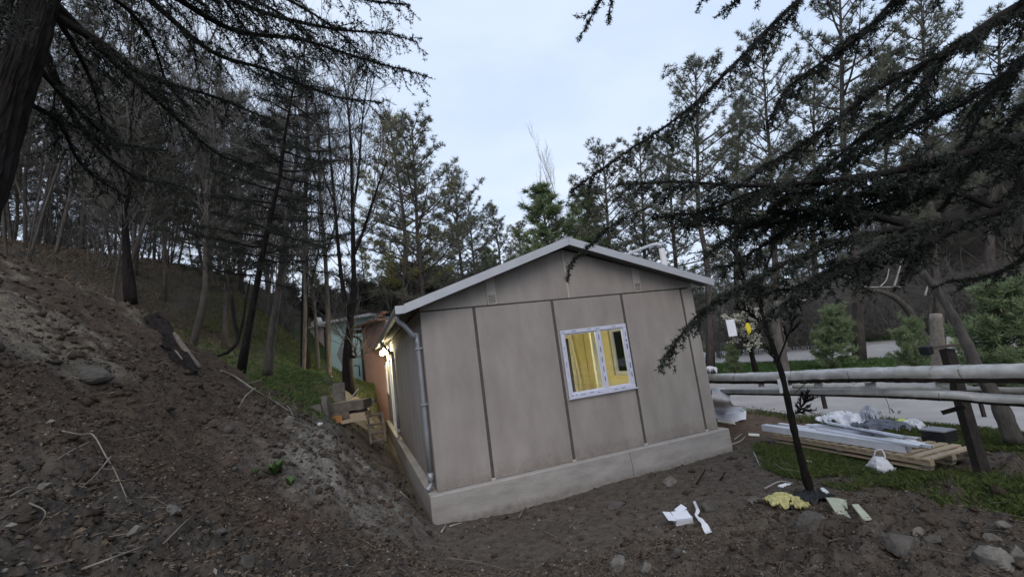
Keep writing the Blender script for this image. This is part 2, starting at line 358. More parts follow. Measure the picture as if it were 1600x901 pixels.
def build_ground():
    na, n1_, n2_ = 660, 520, 110
    u = np.linspace(0, 1, na)
    ang = np.linspace(-math.pi, math.pi, na)
    fwd = -YAW
    ang = fwd + ang*(0.42+0.58*(np.abs(ang)/math.pi)**1.6)          # more spokes in front
    rr = np.r_[0.9*(15/0.9)**np.linspace(0, 1, n1_), 15*(600/15)**np.linspace(0, 1, n2_+1)[1:]]; nr = len(rr)
    A, Rr = np.meshgrid(ang, rr); X = CAM[0]+np.sin(A)*Rr; Y = CAM[1]+np.cos(A)*Rr
    Z = zt(X.ravel(), Y.ravel()).reshape(X.shape)
    V = np.stack([X, Y, Z], -1).reshape(-1, 3)
    i = np.arange(nr-1)[:, None]*na; j = np.arange(na-1)[None]
    F = np.stack([i+j, i+j+1, i+na+j+1, i+na+j], -1).reshape(-1, 4)
    V = np.r_[V, [[CAM[0], CAM[1], float(Z[0].mean())]]]
    me = mesh('ground', V, F, M['ground'], True)
    x, y, z = V[:, 0], V[:, 1], V[:, 2]
    zb = zbase(x, y); bank, near, paved = zones(x, y, zb)
    C = np.tile(np.array([.105, .090, .076]), (len(V), 1))             # yard dirt
    def lay(c, k):
        nonlocal C
        k = np.clip(k, 0, 1)[:, None]; C = C*(1-k)+np.array(c)*k
    n1 = fbm(x, y, .9, 4); n2 = fbm(x+30, y-7, 2.6, 4)
    lay((.072, .054, .042), bank*.9)                                    # dug humus soil
    lay((.185, .165, .132), bank*sstep(.05, .7, n1+.9*n2+.5*fbm(x, y, 7, 3)+.25*sstep(2.4,3.2,z))*(1-sstep(-3.0,-2.2,x))*sstep(2.15, 2.6, z)*.85)   # sandy streaks
    gx = np.exp(-(((x+1.15)/.7)**2))*sstep(-1.9, -.6, y)*(1-sstep(6.5, 8.5, y)) # grey gravel spoil beside the house
    lay((.205, .192, .172), gx*1.5*(0.62+.5*n2+.35*fbm(x, y, 8, 3)))
    lay((.13, .09, .066), (sstep(5.2, 5.9, x)*(1-sstep(8.2, 8.8, x))*sstep(-.6, .6, y))*.9)  # brown yard right
    lay((.082, .072, .062), near*.85)
    gr = sstep(-.1, .25, n1*.5+n2*.4+.25)*sstep(4.6, 5.2, x+.1*n2)*(1-sstep(8.4, 8.8, x))*(1-sstep(-1.0, .0, y))*sstep(-4.1, -3.5, y-.15*n2)
    lay((.045, .070, .026), gr*.95)
    lay((.065, .110, .026), sstep(14.6, 15.0, x)*(1-sstep(19.6, 20.0, x)))
    lay((.070, .105, .030), sstep(29.5, 30.5, x)*(1-sstep(36, 38, x*0.86+y*0.3)))
    vz = sstep(8, 10.5, y)*(1-sstep(-.3, .6, x)) + sstep(2.2, 3.4, y-(-2.5-x)*.35)*sstep(-5.5, -2.2, x)*(1-sstep(-2.1, -1.4, x))*sstep(3.2,4.2,y)
    lay((.055, .085, .028), vz*(.55+.5*n2)*(1-sstep(4.2, 5.5, z)))
    lay((.075, .068, .052), sstep(4.2, 5.5, z)*sstep(6, 10, y)*(1-sstep(0, 4, x)))
    lay((.080, .072, .062), sstep(0, 4, x*0.86+y*0.30-37))
    at_ = me.color_attributes.new('tint', 'FLOAT_COLOR', 'POINT')
    at_.data.foreach_set('color', np.c_[C, np.ones(len(C))].ravel().astype(np.float32))
    o = obj('ground', me, kind='structure')
build_ground()
def road(name, x0, x1, y0, y1, z, m, wig=.12):
    ys = np.arange(y0, y1, .6); V = []; 
    for i, y in enumerate(ys):
        V += [(x0+fbm(y, 3., .7, 3).item()*wig, y, z), (x1+fbm(y, 8., .7, 3).item()*wig, y, z), (x1+.15, y, z-.3), (x0-.15, y, z-.3)]
    F = []
    for i in range(len(ys)-1):
        a = i*4; F += [(a, a+1, a+5, a+4), (a+1, a+2, a+6, a+5), (a+3, a, a+4, a+7)]
    obj(name, mesh(name, V, F, m), kind='structure')
road('road', 8.3, 14.8, -30, 60, 0.0, M['asphalt'], .25)
road('far_road', 19.8, 29.8, -40, 70, 0.0, M['asphalt'], .3)
# ------------------------------------------------------------------ the prefabricated house
HL, HD, Z0, ZW, ZE, ZR = 4.93, 12.0, 0.36, 2.88, 2.93, 3.80    # front length, depth, wall bottom, panel top line, eave, ridge
XR = 2.42
H = thing('prefab_house', 'grey cement board prefabricated house with a low gable roof on a concrete plinth', 'house', (0, 0, 0))
g = G(); o_ = .12
g.box(-o_, HL+o_, -o_, .04, -.35, Z0, .012); g.box(-o_, .04, .041, HD+o_, -.35, Z0-.001, .012); g.box(HL-.04, HL+o_, .041, HD+o_, -.35, Z0-.001, .012); g.box(.041, HL-.041, HD-.04, HD+o_, -.35, Z0-.001, .01)
g.make('plinth', M['plinth'], H)
pj = G()
pj.beam((3.02, -o_-.0015, -.2), (3.035, -o_-.0015, .12), .006, .003, up=(0, 1, 0)); pj.beam((3.035, -o_-.0015, .12), (3.02, -o_-.0015, Z0-.012), .005, .003, up=(0, 1, 0)); pj.make('plinth_crack', M['seam'], H)
box('floor', M['floor'], H, .05, HL-.05, .05, HD-.05, .2, Z0+.01)
WX0, WX1, WZ0, WZ1 = 2.17, 3.40, 1.30, 2.365
# front wall panels
def panel(x0, x1, z0, z1, nm='wall_panel'): return box(nm, M['panel'], H, x0, x1, .0, .07, z0, z1, bev=.006)
panel(.0, .782, Z0+.002, ZW-.02); panel(.83, 2.085, Z0+.002, ZW-.02)
panel(2.135, 3.395, Z0+.002, WZ0-.004); panel(2.135, 3.395, WZ1+.004, ZW-.02)
box('wall_panel', M['panel'], H, 2.135, WX0-.003, .0, .07, WZ0-.003, WZ1+.003)
panel(3.445, 4.655, Z0+.002, ZW-.02); panel(4.70, HL, Z0+.002, ZW-.02)
for x in (.806, 2.11, 3.42, 4.678):
    box('joint_strip', M['seam'], H, x-.0235, x+.0235, .014, .069, Z0+.002, ZW-.02)
    G().box(x-.03, x+.03, -.012, .0, Z0+.002, Z0+.03).make('joint_foot', M['strip'], H)
G().box(.0, 4.68, .012, .07, ZW-.019, ZW+.004).make('joint_strip', M['seam'], H)
# gable panels
def gz(x): return ZE+.0 + (ZR-ZE-.1)*(1-abs(x-XR)/(XR+.25))
def gable(xs, y0=.002, y1=.07, z0=ZW+.006, nm='gable_panel', m_='panel', up=0):
    P = [(xs[0], z0), (xs[-1], z0)] + [(x, gz(x)+up) for x in xs[::-1]]
    n = len(P); V = [(x, y0, z) for x, z in P]+[(x, y1, z) for x, z in P]
    F = [tuple(range(n)), tuple(range(n, 2*n))[::-1]] + [(i, i+n, (i+1) % n+n, (i+1) % n) for i in range(n)]
    return G().add(V, F).make(nm, M[m_], H)
gable([0, 1.03]); gable([1.19, 2.412]); gable([2.445, 3.70]); gable([3.86, HL])
gable([1.035, 1.185], -.008, .06, nm='gable_strip', m_='strip'); gable([3.705, 3.855], -.008, .06, nm='gable_strip', m_='strip')
gable([2.414, 2.443], -.006, .06, nm='gable_strip', m_='strip')
for xv in (1.11, 3.78):
    v = G()
    for k in range(6): v.box(xv-.055, xv+.055, -.0135, -.0085, ZW+.03+k*.022, ZW+.038+k*.022)
    v.make('vent_louvre', M['seam'], H)
# side walls: boards with joints, openings on the left
def side(x0, x1, openings, out):
    y = .072; k = 0
    while y < HD-.05:
        y1 = min(y+1.25, HD)
        segs = [(y, y1-.02, Z0+.002, ZE-.02)]
        for (a, b, c, d) in openings:
            ns = []
            for (p, q, r, s) in segs:
                if b <= p or a >= q: ns.append((p, q, r, s)); continue
                if a > p: ns.append((p, a, r, s))
                if b < q: ns.append((b, q, r, s))
                lo, hi = max(a, p), min(b, q)
                if c > r+.01: ns.append((lo, hi, r, c))
                if d < s-.01: ns.append((lo, hi, d, s))
            segs = ns
        for (p, q, r, s) in segs: 
            if q-p > .01: box('wall_panel', M['panel'], H, x0, x1, p, q, r, s, bev=.004)
        if y1 < HD-.1:
            inside = any(a < y1-.01 < b for (a, b, c, d) in openings)
            if not inside: box('joint_strip', M['seam'], H, min(x0, x1)+.012, max(x0, x1)-.012, y1-.0195, y1-.0005, Z0+.002, ZE-.02)
        y = y1
LO = [(2.6, 3.5, 1.45, 2.45), (7.0, 7.95, Z0, 2.45), (9.4, 10.5, 1.3, 2.4)]
RO = [(1.95, 2.95, 1.30, 2.40), (7.2, 8.3, 1.3, 2.4)]
LO = LO[1:]
side(0, .07, LO, -1); side(HL-.07, HL, RO, 1)
box('wall_panel', M['panel'], H, .072, HL-.072, HD-.07, HD, Z0+.002, ZE-.02)
# screw heads along the front boards
for x in (.04, .74, .87, 2.045, 2.175, 3.355, 3.485, 4.615, 4.74):
    for z in np.arange(Z0+.08, ZW-.05, .40):
        if WX0-.05 < x < WX1+.05 and WZ0-.03 < z < WZ1+.03: continue
        G().tube([(x, -.0035, z), (x, .0, z)], .007, 8).make('screw', M['zinc'], H)
# windows
def window(parent, u0, u1, z0, z1, place, mull=None, name='window', film=True, door=False):
    """place(u, n, z) -> world; n is depth (0 = outer face, + inwards)"""
    fw = .062
    def bx(a, b, n0, n1, c, d):
        P = [place(u, n, z) for u in (a, b) for n in (n0, n1) for z in (c, d)]
        P = np.array(P); lo, hi = P.min(0), P.max(0); return (lo[0], hi[0], lo[1], hi[1], lo[2], hi[2])
    fr = G()
    for a, b, c, d in ((u0, u1, z0, z0+fw), (u0, u1, z1-fw, z1), (u0, u0+fw, z0+fw, z1-fw), (u1-fw, u1, z0+fw, z1-fw)):
        fr.box(*bx(a, b, -.022, .05, c, d), .005)
    w = fr.make(name, M['pvc'], parent)
    ms = [u0+fw] + ([mull] if mull else []) + [u1-fw]
    if mull: G().box(*bx(mull-.032, mull+.032, -.018, .048, z0+fw, z1-fw), .005).make('mullion', M['pvc'], w)
    for i in range(len(ms)-1):
        a = ms[i]+(.032 if i else 0); b = ms[i+1]-(.032 if i < len(ms)-2 else 0)
        s = G(); sw = .018 if not door else .05; zz0 = z0+fw; zz1 = z1-fw
        for q in ((a, b, zz0, zz0+sw), (a, b, zz1-sw, zz1), (a, a+sw, zz0+sw, zz1-sw), (b-sw, b, zz0+sw, zz1-sw)):
            s.box(*bx(q[0], q[1], -.004, .03, q[2], q[3]))
        s.make('sash', M['pvc'], w)
        G().box(*bx(a+sw, b-sw, .012, .018, zz0+sw, zz1-sw)).make('pane', M['glass'], w)
    if film:
        f = G(); r = random.Random(3)
        u = u0+.03
        while u < u1-.05:
            l_ = r.uniform(.03, .10)
            for z in (z0+.028+r.uniform(-.01, .012), z1-.03+r.uniform(-.01, .012)):
                if r.random() < .75: f.box(*bx(u, min(u+l_, u1-.01), -.0238, -.0222, z-.0045, z+.0045))
            u += l_+r.uniform(.03, .09)
        z = z0+.05
        while z < z1-.08:
            l_ = r.uniform(.03, .09)
            for uu in (u0+.03, u1-.03):
                if r.random() < .75: f.box(*bx(uu-.005+r.uniform(-.012, .012), uu+.005+0, -.0238, -.0222, z, z+l_))
            if mull and r.random() < .7: f.box(*bx(mull-.012, mull+.002, -.0198, -.0182, z, z+l_))
            z += l_+r.uniform(.03, .08)
        f.make('film_print', M['film'], w, kind='stuff')
    return w
fw_ = window(H, WX0+.002, WX1-.002, WZ0, WZ1, lambda u, n, z: (u, n, z), mull=2.86)
sill = G().box(WX0-.02, WX1+.02, -.05, -.023, WZ0-.02, WZ0-.0005, .004).make('sill', M['pvc'], fw_)
window(H, 7.0, 7.95, Z0, 2.45, lambda u, n, z: (n, u, z), name='door', door=True)
window(H, 9.4, 10.5, 1.3, 2.4, lambda u, n, z: (n, u, z), mull=9.95)
window(H, 1.95, 2.95, 1.3, 2.4, lambda u, n, z: (HL-n, u, z), film=False)
window(H, 7.2, 8.3, 1.3, 2.4, lambda u, n, z: (HL-n, u, z), mull=7.75, film=False)
# interior lining of the lit front room
RD = 4.2
box('ceiling', M['cream'], H, .08, HL-.08, .08, HD-.1, 2.80, 2.84)
g = G(); g.box(.075, .10, .075, HD-.2, Z0+.012, 2.8)
i1 = g.make('inner_wall', M['yellow'], H) if False else None
def lining(x0, x1, y0, y1, z0, z1, m_='yellow'): return box('inner_wall', M[m_], H, x0, x1, y0, y1, z0, z1)
lining(.075, .10, .105, 6.9, Z0+.012, 2.795)
lining(.075, WX0-.01, .075, .10, Z0+.012, 2.795); lining(WX1+.01, HL-.075, .075, .10, Z0+.012, 2.795)
lining(WX0-.009, WX1+.009, .075, .10, Z0+.012, WZ0-.01); lining(WX0-.009, WX1+.009, .075, .10, WZ1+.01, 2.795)
lining(HL-.10, HL-.075, .105, 1.94, Z0+.012, 2.795); lining(HL-.10, HL-.075, 2.96, RD-.01, Z0+.012, 2.795)
lining(HL-.10, HL-.075, 1.941, 2.959, Z0+.012, 1.295); lining(HL-.10, HL-.075, 1.941, 2.959, 2.405, 2.795)
lining(.105, 3.55, RD, RD+.06, Z0+.012, 2.795); lining(4.40, HL-.105, RD, RD+.06, Z0+.012, 2.795); lining(3.551, 4.399, RD, RD+.06, 2.35, 2.795)
dj = G(); dj.box(3.50, 3.58, RD-.03, RD-.002, Z0+.012, 2.40); dj.box(4.37, 4.45, RD-.03, RD-.002, Z0+.012, 2.40); dj.box(3.581, 4.369, RD-.03, RD-.002, 2.32, 2.40)
dj.make('door_casing', M['cream'], H)
# a lit partition corner standing near the window's mullion
lining(2.99, 3.07, 1.15, 3.1, Z0+.012, 2.795, 'cream') if False else None
G().box(3.00, 3.10, .50, .56, Z0+.012, 2.79, .01).make('inner_post', M['cream'], H)
G().tube([(4.52, 4.12, Z0+.02), (4.50, 4.12, 1.4), (4.44, 4.12, 2.0), (4.40, 4.12, 2.79)], .035, 10).make('conduit', M['cream'], H, smooth=True)
def bulb(name, loc, r, e, col, label=None, energy=None, parent=None):
    b = G()
    V, F = [], []
    for i in range(7):
        for k in range(10):
            a = math.pi*i/6; V.append((loc[0]+r*math.sin(a)*math.cos(k*.6283), loc[1]+r*math.sin(a)*math.sin(k*.6283), loc[2]-r*math.cos(a)))
    F = [(i*10+k, i*10+(k+1) % 10, (i+1)*10+(k+1) % 10, (i+1)*10+k) for i in range(6) for k in range(10)]
    o = b.add(V, F).make(name, M['lamp'], parent, smooth=True)
    l = bpy.data.lights.new('lamp_light', 'POINT'); l.energy = energy; l.color = col; l.shadow_soft_size = r
    lo = bpy.data.objects.new('lamp_light', l); COL.objects.link(lo); lo.location = Vector(loc) + Vector((0, 0, -r*1.6))
    return o
t = thing('ceiling_lamp', 'glowing bulb on the ceiling of the yellow room behind the front window', 'lamp', (2.0, 1.9, 2.8))
G().tube([(2.0, 1.9, 2.8), (2.0, 1.9, 2.66)], .02, 8).make('lamp_holder', M['white'], t); bulb('bulb', (2.0, 1.9, 2.60), .055, 0, (1, .93, .74), energy=75, parent=t)
# roof: two sheets, fascia, soffit
OV, OE = .30, .25      # front overhang, eave overhang
xl, xr_ = -OE, HL+OE
def rz(x): return ZE+.02 + (ZR-ZE)*(1-abs(x-XR)/(XR+OE)) if x < XR else ZE+.02 + (ZR-ZE)*(1-abs(x-XR)/(HL+OE-XR))
def slab(xa, xb, y0, y1, dz0, dz1, nm, m_, par=H):
    V = [(x, y, rz(x)+d) for y in (y0, y1) for x in (xa, xb) for d in (dz0, dz1)]
    return G().add(V, [(0,1,3,2),(4,6,7,5),(0,4,5,1),(2,3,7,6),(1,5,7,3),(0,2,6,4)]).make(nm, M[m_], par)
roof = slab(xl, XR-.003, -OV+.012, HD+OV, -.055, -.012, 'roof', 'sheet')
slab(XR+.003, xr_, -OV+.012, HD+OV, -.055, -.012, 'roof_sheet', 'sheet', roof)
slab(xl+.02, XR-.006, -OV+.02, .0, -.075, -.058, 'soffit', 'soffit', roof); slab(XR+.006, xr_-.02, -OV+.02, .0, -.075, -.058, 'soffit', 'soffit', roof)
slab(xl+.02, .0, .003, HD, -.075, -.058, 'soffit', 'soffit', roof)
slab(xl, XR-.0025, -OV, -OV+.011, -.115, .012, 'fascia', 'sheet', roof); slab(XR+.0025, xr_, -OV, -OV+.011, -.115, .012, 'fascia', 'sheet', roof)
G().beam((XR, -OV-.004, ZR+.025), (XR, HD+OV, ZR+.025), .16, .014).make('ridge_cap', M['sheet'], roof)
# ribs of the roof sheet
for i in range(24):
    y = -OV+.3+i*.5
    for xa, xb in ((xl, XR-.09), (XR+.09, xr_)):
        G().beam((xa, y, rz(xa)-.004), (xb, y, rz(xb)-.004), .03, .016).make('roof_rib', M['sheet'], roof)
# gutter on the left eave and the downpipes
gt = G(); n = 9; V = []; 
prof = [(-.0, .03)] + [(-.06-.06*math.cos(a), -.03-.055*math.sin(a)) for a in np.linspace(0, math.pi, 7)][::-1]
prof = [(.0, .01), (.0, -.03), (-.02, -.07), (-.06, -.09), (-.10, -.07), (-.12, -.03), (-.12, .01), (-.112, .01), (-.112, -.028), (-.094, -.064), (-.06, -.081), (-.026, -.064), (-.008, -.028), (-.008, .01)]
V = [(xl+.0+px, y, rz(xl)-.02+pz) for y in (-OV+.02, HD+OV) for px, pz in prof]; n = len(prof)
gt.add(V, [(i, (i+1) % n, (i+1) % n+n, i+n) for i in range(n)] + [tuple(range(6)), tuple(range(n+5, n-1, -1))])
gut = gt.make('gutter', M['zinc'], H)
G().box(xl-.122, xl+.002, -OV+.008, -OV+.019, rz(xl)-.115, rz(xl)-.004).make('gutter_cap', M['sheet'], gut)
zg = rz(xl)-.10
def downpipe(y, par):
    p = [(xl-.06, y, zg+.02), (xl-.06, y, zg-.06), (xl+.02, y, zg-.14), (-.09, y, zg-.33), (-.055, y, zg-.42), (-.055, y, Z0+.25), (-.055, y, Z0+.12), (-.085, y-.01, Z0+.06), (-.13, y-.02, Z0+.035)]
    d = G().tube(spline(p[:6], 4), .038, 12).make('downpipe', M['zinc'], par, smooth=True)
    G().tube([p[5], p[6]], .044, 12).make('pipe_collar', M['zinc'], d, smooth=True)
    G().tube(spline(p[6:], 4), .036, 12).make('pipe_elbow', M['zinc'], d, smooth=True)
    for z in (1.55, 2.35): G().box(-.10, .0, y-.05, y+.05, z-.012, z+.012).make('pipe_clamp', M['zinc'], d)
downpipe(.14, H); downpipe(5.5, H)
# flue beside the right eave
fl = G().tube([(5.22, .95, 2.3), (5.22, .95, 3.86)], .062, 14).make('flue', M['white'], H, smooth=True)
G().tube(spline([(5.22, .93, 3.93), (5.14, 1.1, 3.99), (4.95, 1.6, 3.96), (4.72, 2.2, 3.9)], 5), .032, 10).make('flue_arm', M['white'], fl, smooth=True)
G().beam((HL-.001, .95, 2.45), (5.16, .95, 2.45), .03, .05).make('flue_bracket', M['zinc'], fl)
cap = G(); V = []
for i in range(5):
    for k in range(10): a = i*math.pi/8; V.append((5.44+.08*math.cos(a)*math.cos(k*.6283), 1.15+.08*math.cos(a)*math.sin(k*.6283), 3.56+.07*math.sin(a)))
cap.add(V, [(i*10+k, i*10+(k+1) % 10, (i+1)*10+(k+1) % 10, (i+1)*10+k) for i in range(4) for k in range(10)]); 
vc = cap.make('vent_cap', M['white'], fl, smooth=True)
G().tube([(5.44, 1.15, 3.56), (5.44, 1.15, 2.6), (HL, 1.15, 2.5)], .03, 8).make('vent_pipe', M['white'], fl, smooth=True)
# wall lamps under the left eave
for i, (y, e) in enumerate(((6.6, 55), (8.6, 60))):
    t = thing('wall_lamp', ['glowing bulb lamp nearest the front on the long left wall', 'glowing bulb lamp farther back on the long left wall, above the end window'][i], 'lamp', (0, y, 2.62), 'lit lamps under the left eave')
    G().box(-.03, -.001, y-.05, y+.05, 2.57, 2.67, .005).make('back_plate', M['white'], t)
    G().tube([(-.03, y, 2.62), (-.09, y, 2.64), (-.12, y, 2.66)], .015, 8).make('lamp_arm', M['white'], t)
    bulb('bulb', (-.15, y, 2.68), .085, 0, (1, .86, .52), energy=e, parent=t)
# ------------------------------------------------------------------ tree templates (local coordinates, base at the origin)
def unit(v): return v/(np.linalg.norm(v)+1e-9)
class Segs:
    def __init__(s): s.a = []; s.b = []; s.ra = []; s.rb = []
    def line(s, P, r0, r1):
        n = len(P)-1
        for i in range(n):
            s.a.append(P[i]); s.b.append(P[i+1]); s.ra.append(r0+(r1-r0)*i/n); s.rb.append(r0+(r1-r0)*(i+1)/n)
    def mesh(s, name, m, n=4):
        V, F = seg_tubes(s.a, s.b, s.ra, s.rb, n); return mesh(name, V, F, m, True)
def trunk_line(rg, H, wob, lean=(0, 0)):
    k = 9; z = np.linspace(0, H, k); off = np.cumsum(rg.normal(0, wob, (k, 2)), 0); off -= off[0]
    return np.c_[off[:, 0]+lean[0]*z, off[:, 1]+lean[1]*z, z]
def pt_on(T, z):
    return np.array([np.interp(z, T[:, 2], T[:, 0]), np.interp(z, T[:, 2], T[:, 1]), z])
def wood_mesh(T, r0, r1, S_, m, flare=1.35, n=8):
    g = G(); rad = [r0*(1-(1-r1/r0)*t**.9) for t in np.linspace(0, 1, len(T))]; rad[0] *= flare
    T2 = T.copy(); T2[0, 2] -= .4
    g.tube(T2, rad, n); V1 = np.array(g.v); F1 = g.f
    if S_ and S_.a:
        V2, F2 = seg_tubes(S_.a, S_.b, S_.ra, S_.rb, 4)
        V = np.r_[V1, V2]; F = [tuple(f) for f in F1] + [tuple(f) for f in (F2+len(V1)).tolist()]
    else: V, F = V1, F1
    return mesh('trunk', V, F, m, True)
def pine_t(seed, H=12., frm=.35, rmax=3.2, nb=54, tuft=.165, k=12, m='pine', bark='barkpine', r0=.16, flat=0., droop=0., clump=6, dead=18, prof=.42, dens=.9):
    rg = np.random.default_rng(seed); T = trunk_line(rg, H, .07*H/12); S_ = Segs(); P = []; A = []
    for i in range(nb):
        u = (i+rg.uniform(0, 1))/nb; z = H*(frm+(1-frm)*u*.985)
        Lb = rmax*((1-u)**prof*.93+.07)*rg.uniform(.42, 1.15)*(1 if u > .12 else .55+3.5*u)
        az = i*2.39996+rg.uniform(-.5, .5); el_ = (R_(5+45*u) + rg.normal(0, .13))*(1-flat) - droop
        d = np.array([math.cos(az)*math.cos(el_), math.sin(az)*math.cos(el_), math.sin(el_)])
        p = pt_on(T, z); pts = [p]; dd = d.copy()
        for s in range(4):
            dd = unit(dd + rg.normal(0, .10, 3) + np.array([0, 0, .10*(1-flat) - droop*.2])); p = p+dd*Lb/4; pts.append(p)
        pts = np.array(pts); S_.line(pts, .012+.018*Lb*.6, .006)
        ns = max(3, int(Lb*5*dens))
        for j in range(ns):
            t = .22+.78*(j+rg.uniform(0, 1))/ns; q = pts[0]*0
            f = t*4; a = min(int(f), 3); q = pts[a]*(1-(f-a))+pts[a+1]*(f-a)
            side_ = unit(np.cross(unit(pts[-1]-pts[0]), [0, 0, 1]))*(1 if j % 2 else -1)
            e = unit(unit(pts[-1]-pts[0])*.7 + side_*rg.uniform(.3, 1.1) + np.array([0, 0, rg.uniform(-.15, .5)*(1-flat)-droop*.6]))
            l_ = Lb*rg.uniform(.14, .34)*(1.15-t*.6); q2 = q+e*l_; S_.line(np.array([q, q2]), .007, .004)
            for c in range(clump):
                w = .35+.65*(c+rg.uniform(0, 1))/clump
                P.append(q*(1-w)+q2*w+rg.normal(0, .055, 3)); A.append(unit(e+np.array([0, 0, .35*(1-flat)])))
        P.append(pts[-1]); A.append(unit(pts[-1]-pts[-2]))
    P.append(T[-1]); A.append(np.array([0, 0, 1.]))
    for i in range(dead):
        z = H*rg.uniform(.12, frm+.1); az = rg.uniform(0, 6.3); p = pt_on(T, z); d = np.array([math.cos(az), math.sin(az), rg.uniform(-.25, .35)])
        l_ = rg.uniform(.3, 1.1)*rmax*.6; q = p+d*l_*.5+rg.normal(0, .05, 3); S_.line(np.array([p, q, q+d*l_*.5+rg.normal(0, .12, 3)]), .014, .004)
    V, F = needles(np.array(P), np.array(A), tuft*rg.uniform(.75, 1.25, len(P)), k, 1.15, .055, rg)
    return wood_mesh(T, r0, .02, S_, M[bark]), mesh('crown', V, F, M[m])
def bare_t(seed, H=9., r0=.09, spread=.55, depth=4, first=.28, m='barkgrey', stems=1, rise=.12, twigs=3, tm=None, bl=None):
    rg = np.random.default_rng(seed); S_ = Segs(); Tw = Segs()
    def grow(p, d, L_, r, lev):
        n = 4; pts = [p]; dd = d
        for s in range(n):
            dd = unit(dd+rg.normal(0, .11+.02*lev, 3)+np.array([0, 0, rise*.5])); p = p+dd*L_/n; pts.append(p)
        pts = np.array(pts); (S_ if lev < 2 else Tw).line(pts, r, r*.45)
        if lev >= depth: return
        nc = (5 if lev == 0 else 4) + int(rg.integers(0, 2)) + (twigs if lev >= 2 else 0)
        for c in range(nc):
            t = (first if lev == 0 else .2) + (1-(first if lev == 0 else .2))*(c+rg.uniform(.2, .9))/nc
            f = min(t, .999)*n; a = int(f); q = pts[a]*(1-(f-a))+pts[a+1]*(f-a)
            s_ = unit(np.cross(unit(pts[a+1]-pts[a]), rg.normal(size=3)))
            e = unit(unit(pts[a+1]-pts[a])*(1-spread*.4)+s_*spread*rg.uniform(.7, 1.3)+np.array([0, 0, rise]))
            grow(q, e, L_*rg.uniform(.34, .58)*(1.12-.35*t), max(r*(1-.55*t)*.55, .0035), lev+1)
    st = []
    for s in range(stems):
        d0 = unit(np.array([rg.normal(0, .10*(stems > 1)+.03), rg.normal(0, .10*(stems > 1)+.03), 1.])); grow(np.array([rg.normal(0, .05)*(s > 0), rg.normal(0, .05)*(s > 0), -.25]), d0, H*rg.uniform(.85, 1.0), r0*(1 if s == 0 else rg.uniform(.5, .85)), 0)
    if bl:
        P = np.array(Tw.b)[::2]; P = P[rg.uniform(0, 1, len(P)) < bl[1]]; V, F = needles(P, rg.normal(size=P.shape)*.1, bl[2], 7, 1.2, .45, rg)
        S_.a += Tw.a; S_.b += Tw.b; S_.ra += Tw.ra; S_.rb += Tw.rb
        return S_.mesh('trunk', M[m], 4), mesh('crown', V, F, M[bl[0]])
    return S_.mesh('trunk', M[m], 6), Tw.mesh('crown', M[tm or 'twig'], 3)
def place(name, label, cat, tpl, H0, base, top_z, group=None, width=None, rz=None, lean=(0, 0), kind=None):
    """a tree of a template, its base on the ground, scaled to reach top_z"""
    gz_ = ztp(base[0], base[1]) if len(base) == 2 else base[2]
    s = (top_z-gz_)/H0; w = s if width is None else width*s
    o = thing(name, label, cat, (base[0], base[1], gz_), group)
    o.rotation_euler = (lean[0], lean[1], random.uniform(0, 6.28) if rz is None else rz); o.scale = (w, w, s)
    for me, nm in zip(tpl, ('trunk', 'crown')): obj(nm, me, o, local=True)
    return o
def px_tree(name, label, cat, tpl, H0, bx_, by_, t, tx, ty, group=None, width=None, rz=None):
    b = at(bx_, by_, t); tp = at(tx, ty, t); gz_ = ztp(b[0], b[1]); d = tp-np.array([b[0], b[1], gz_])
    o = place(name, label, cat, tpl, H0, (b[0], b[1]), gz_+np.linalg.norm(d), group, width, rz)
    # tilt towards the measured top
    q = Vector((0, 0, 1)).rotation_difference(Vector(d)); o.rotation_mode = 'QUATERNION'
    o.rotation_quaternion = q @ o.rotation_euler.to_quaternion(); return o
PINE = [pine_t(1), pine_t(2, frm=.22, rmax=3.5, nb=62), pine_t(3, frm=.45, rmax=3.1, nb=44), pine_t(4, frm=.12, rmax=3.0, nb=80, dead=3, prof=.65)]
OLIVE = pine_t(6, frm=.35, rmax=2.9, nb=60, m='pineolive')
GREENP = pine_t(8, frm=.08, rmax=3.2, nb=110, m='pinegreen', tuft=.28, prof=.6, dead=0)
FOR = [pine_t(21, frm=.28, rmax=3.3, nb=50, m='forestdark', tuft=.19, k=9, r0=.10, dead=26, dens=.75, bark='barkdim'), pine_t(22, frm=.40, rmax=3.0, nb=38, m='forestdark', tuft=.19, k=9, r0=.10, dead=34, bark='barkdim'), pine_t(23, frm=.2, rmax=3.0, nb=46, m='forestdark', tuft=.19, k=9, dead=30, r0=.09, bark='barkdim')]
CEDM = pine_t(31, H=10, frm=.30, rmax=2.6, nb=64, m='cedar', tuft=.10, k=9, flat=.8, droop=.08, clump=9, dens=1.6, dead=8, prof=.45, r0=.14, bark='bark')
BARE = [bare_t(41), bare_t(42, stems=3, H=8.5, r0=.075), bare_t(43, spread=.75, H=8), bare_t(44, spread=.35, rise=.2, H=10, r0=.08)]
BAREF = [bare_t(46, m='barkdim', tm='twigdim', stems=2, r0=.055, twigs=4), bare_t(47, stems=3, H=8.5, r0=.05, m='barkdim', tm='twigdim', twigs=4, first=.15), bare_t(48, spread=.75, H=8, m='barkdim', tm='twigdim', twigs=5, r0=.055, first=.18)]
BARED = [bare_t(51, m='bark', stems=3, H=9, r0=.085, first=.35), bare_t(52, m='bark', H=8, spread=.8, twigs=2)]
POPLAR = bare_t(45, H=14, spread=.22, rise=.4, first=.1, tm='deadwhite')
BUSH = pine_t(61, H=3, frm=.02, rmax=1.35, nb=60, m='pinegreen', tuft=.19, k=14, dead=0, clump=4, dens=2.2, r0=.03, prof=.28)
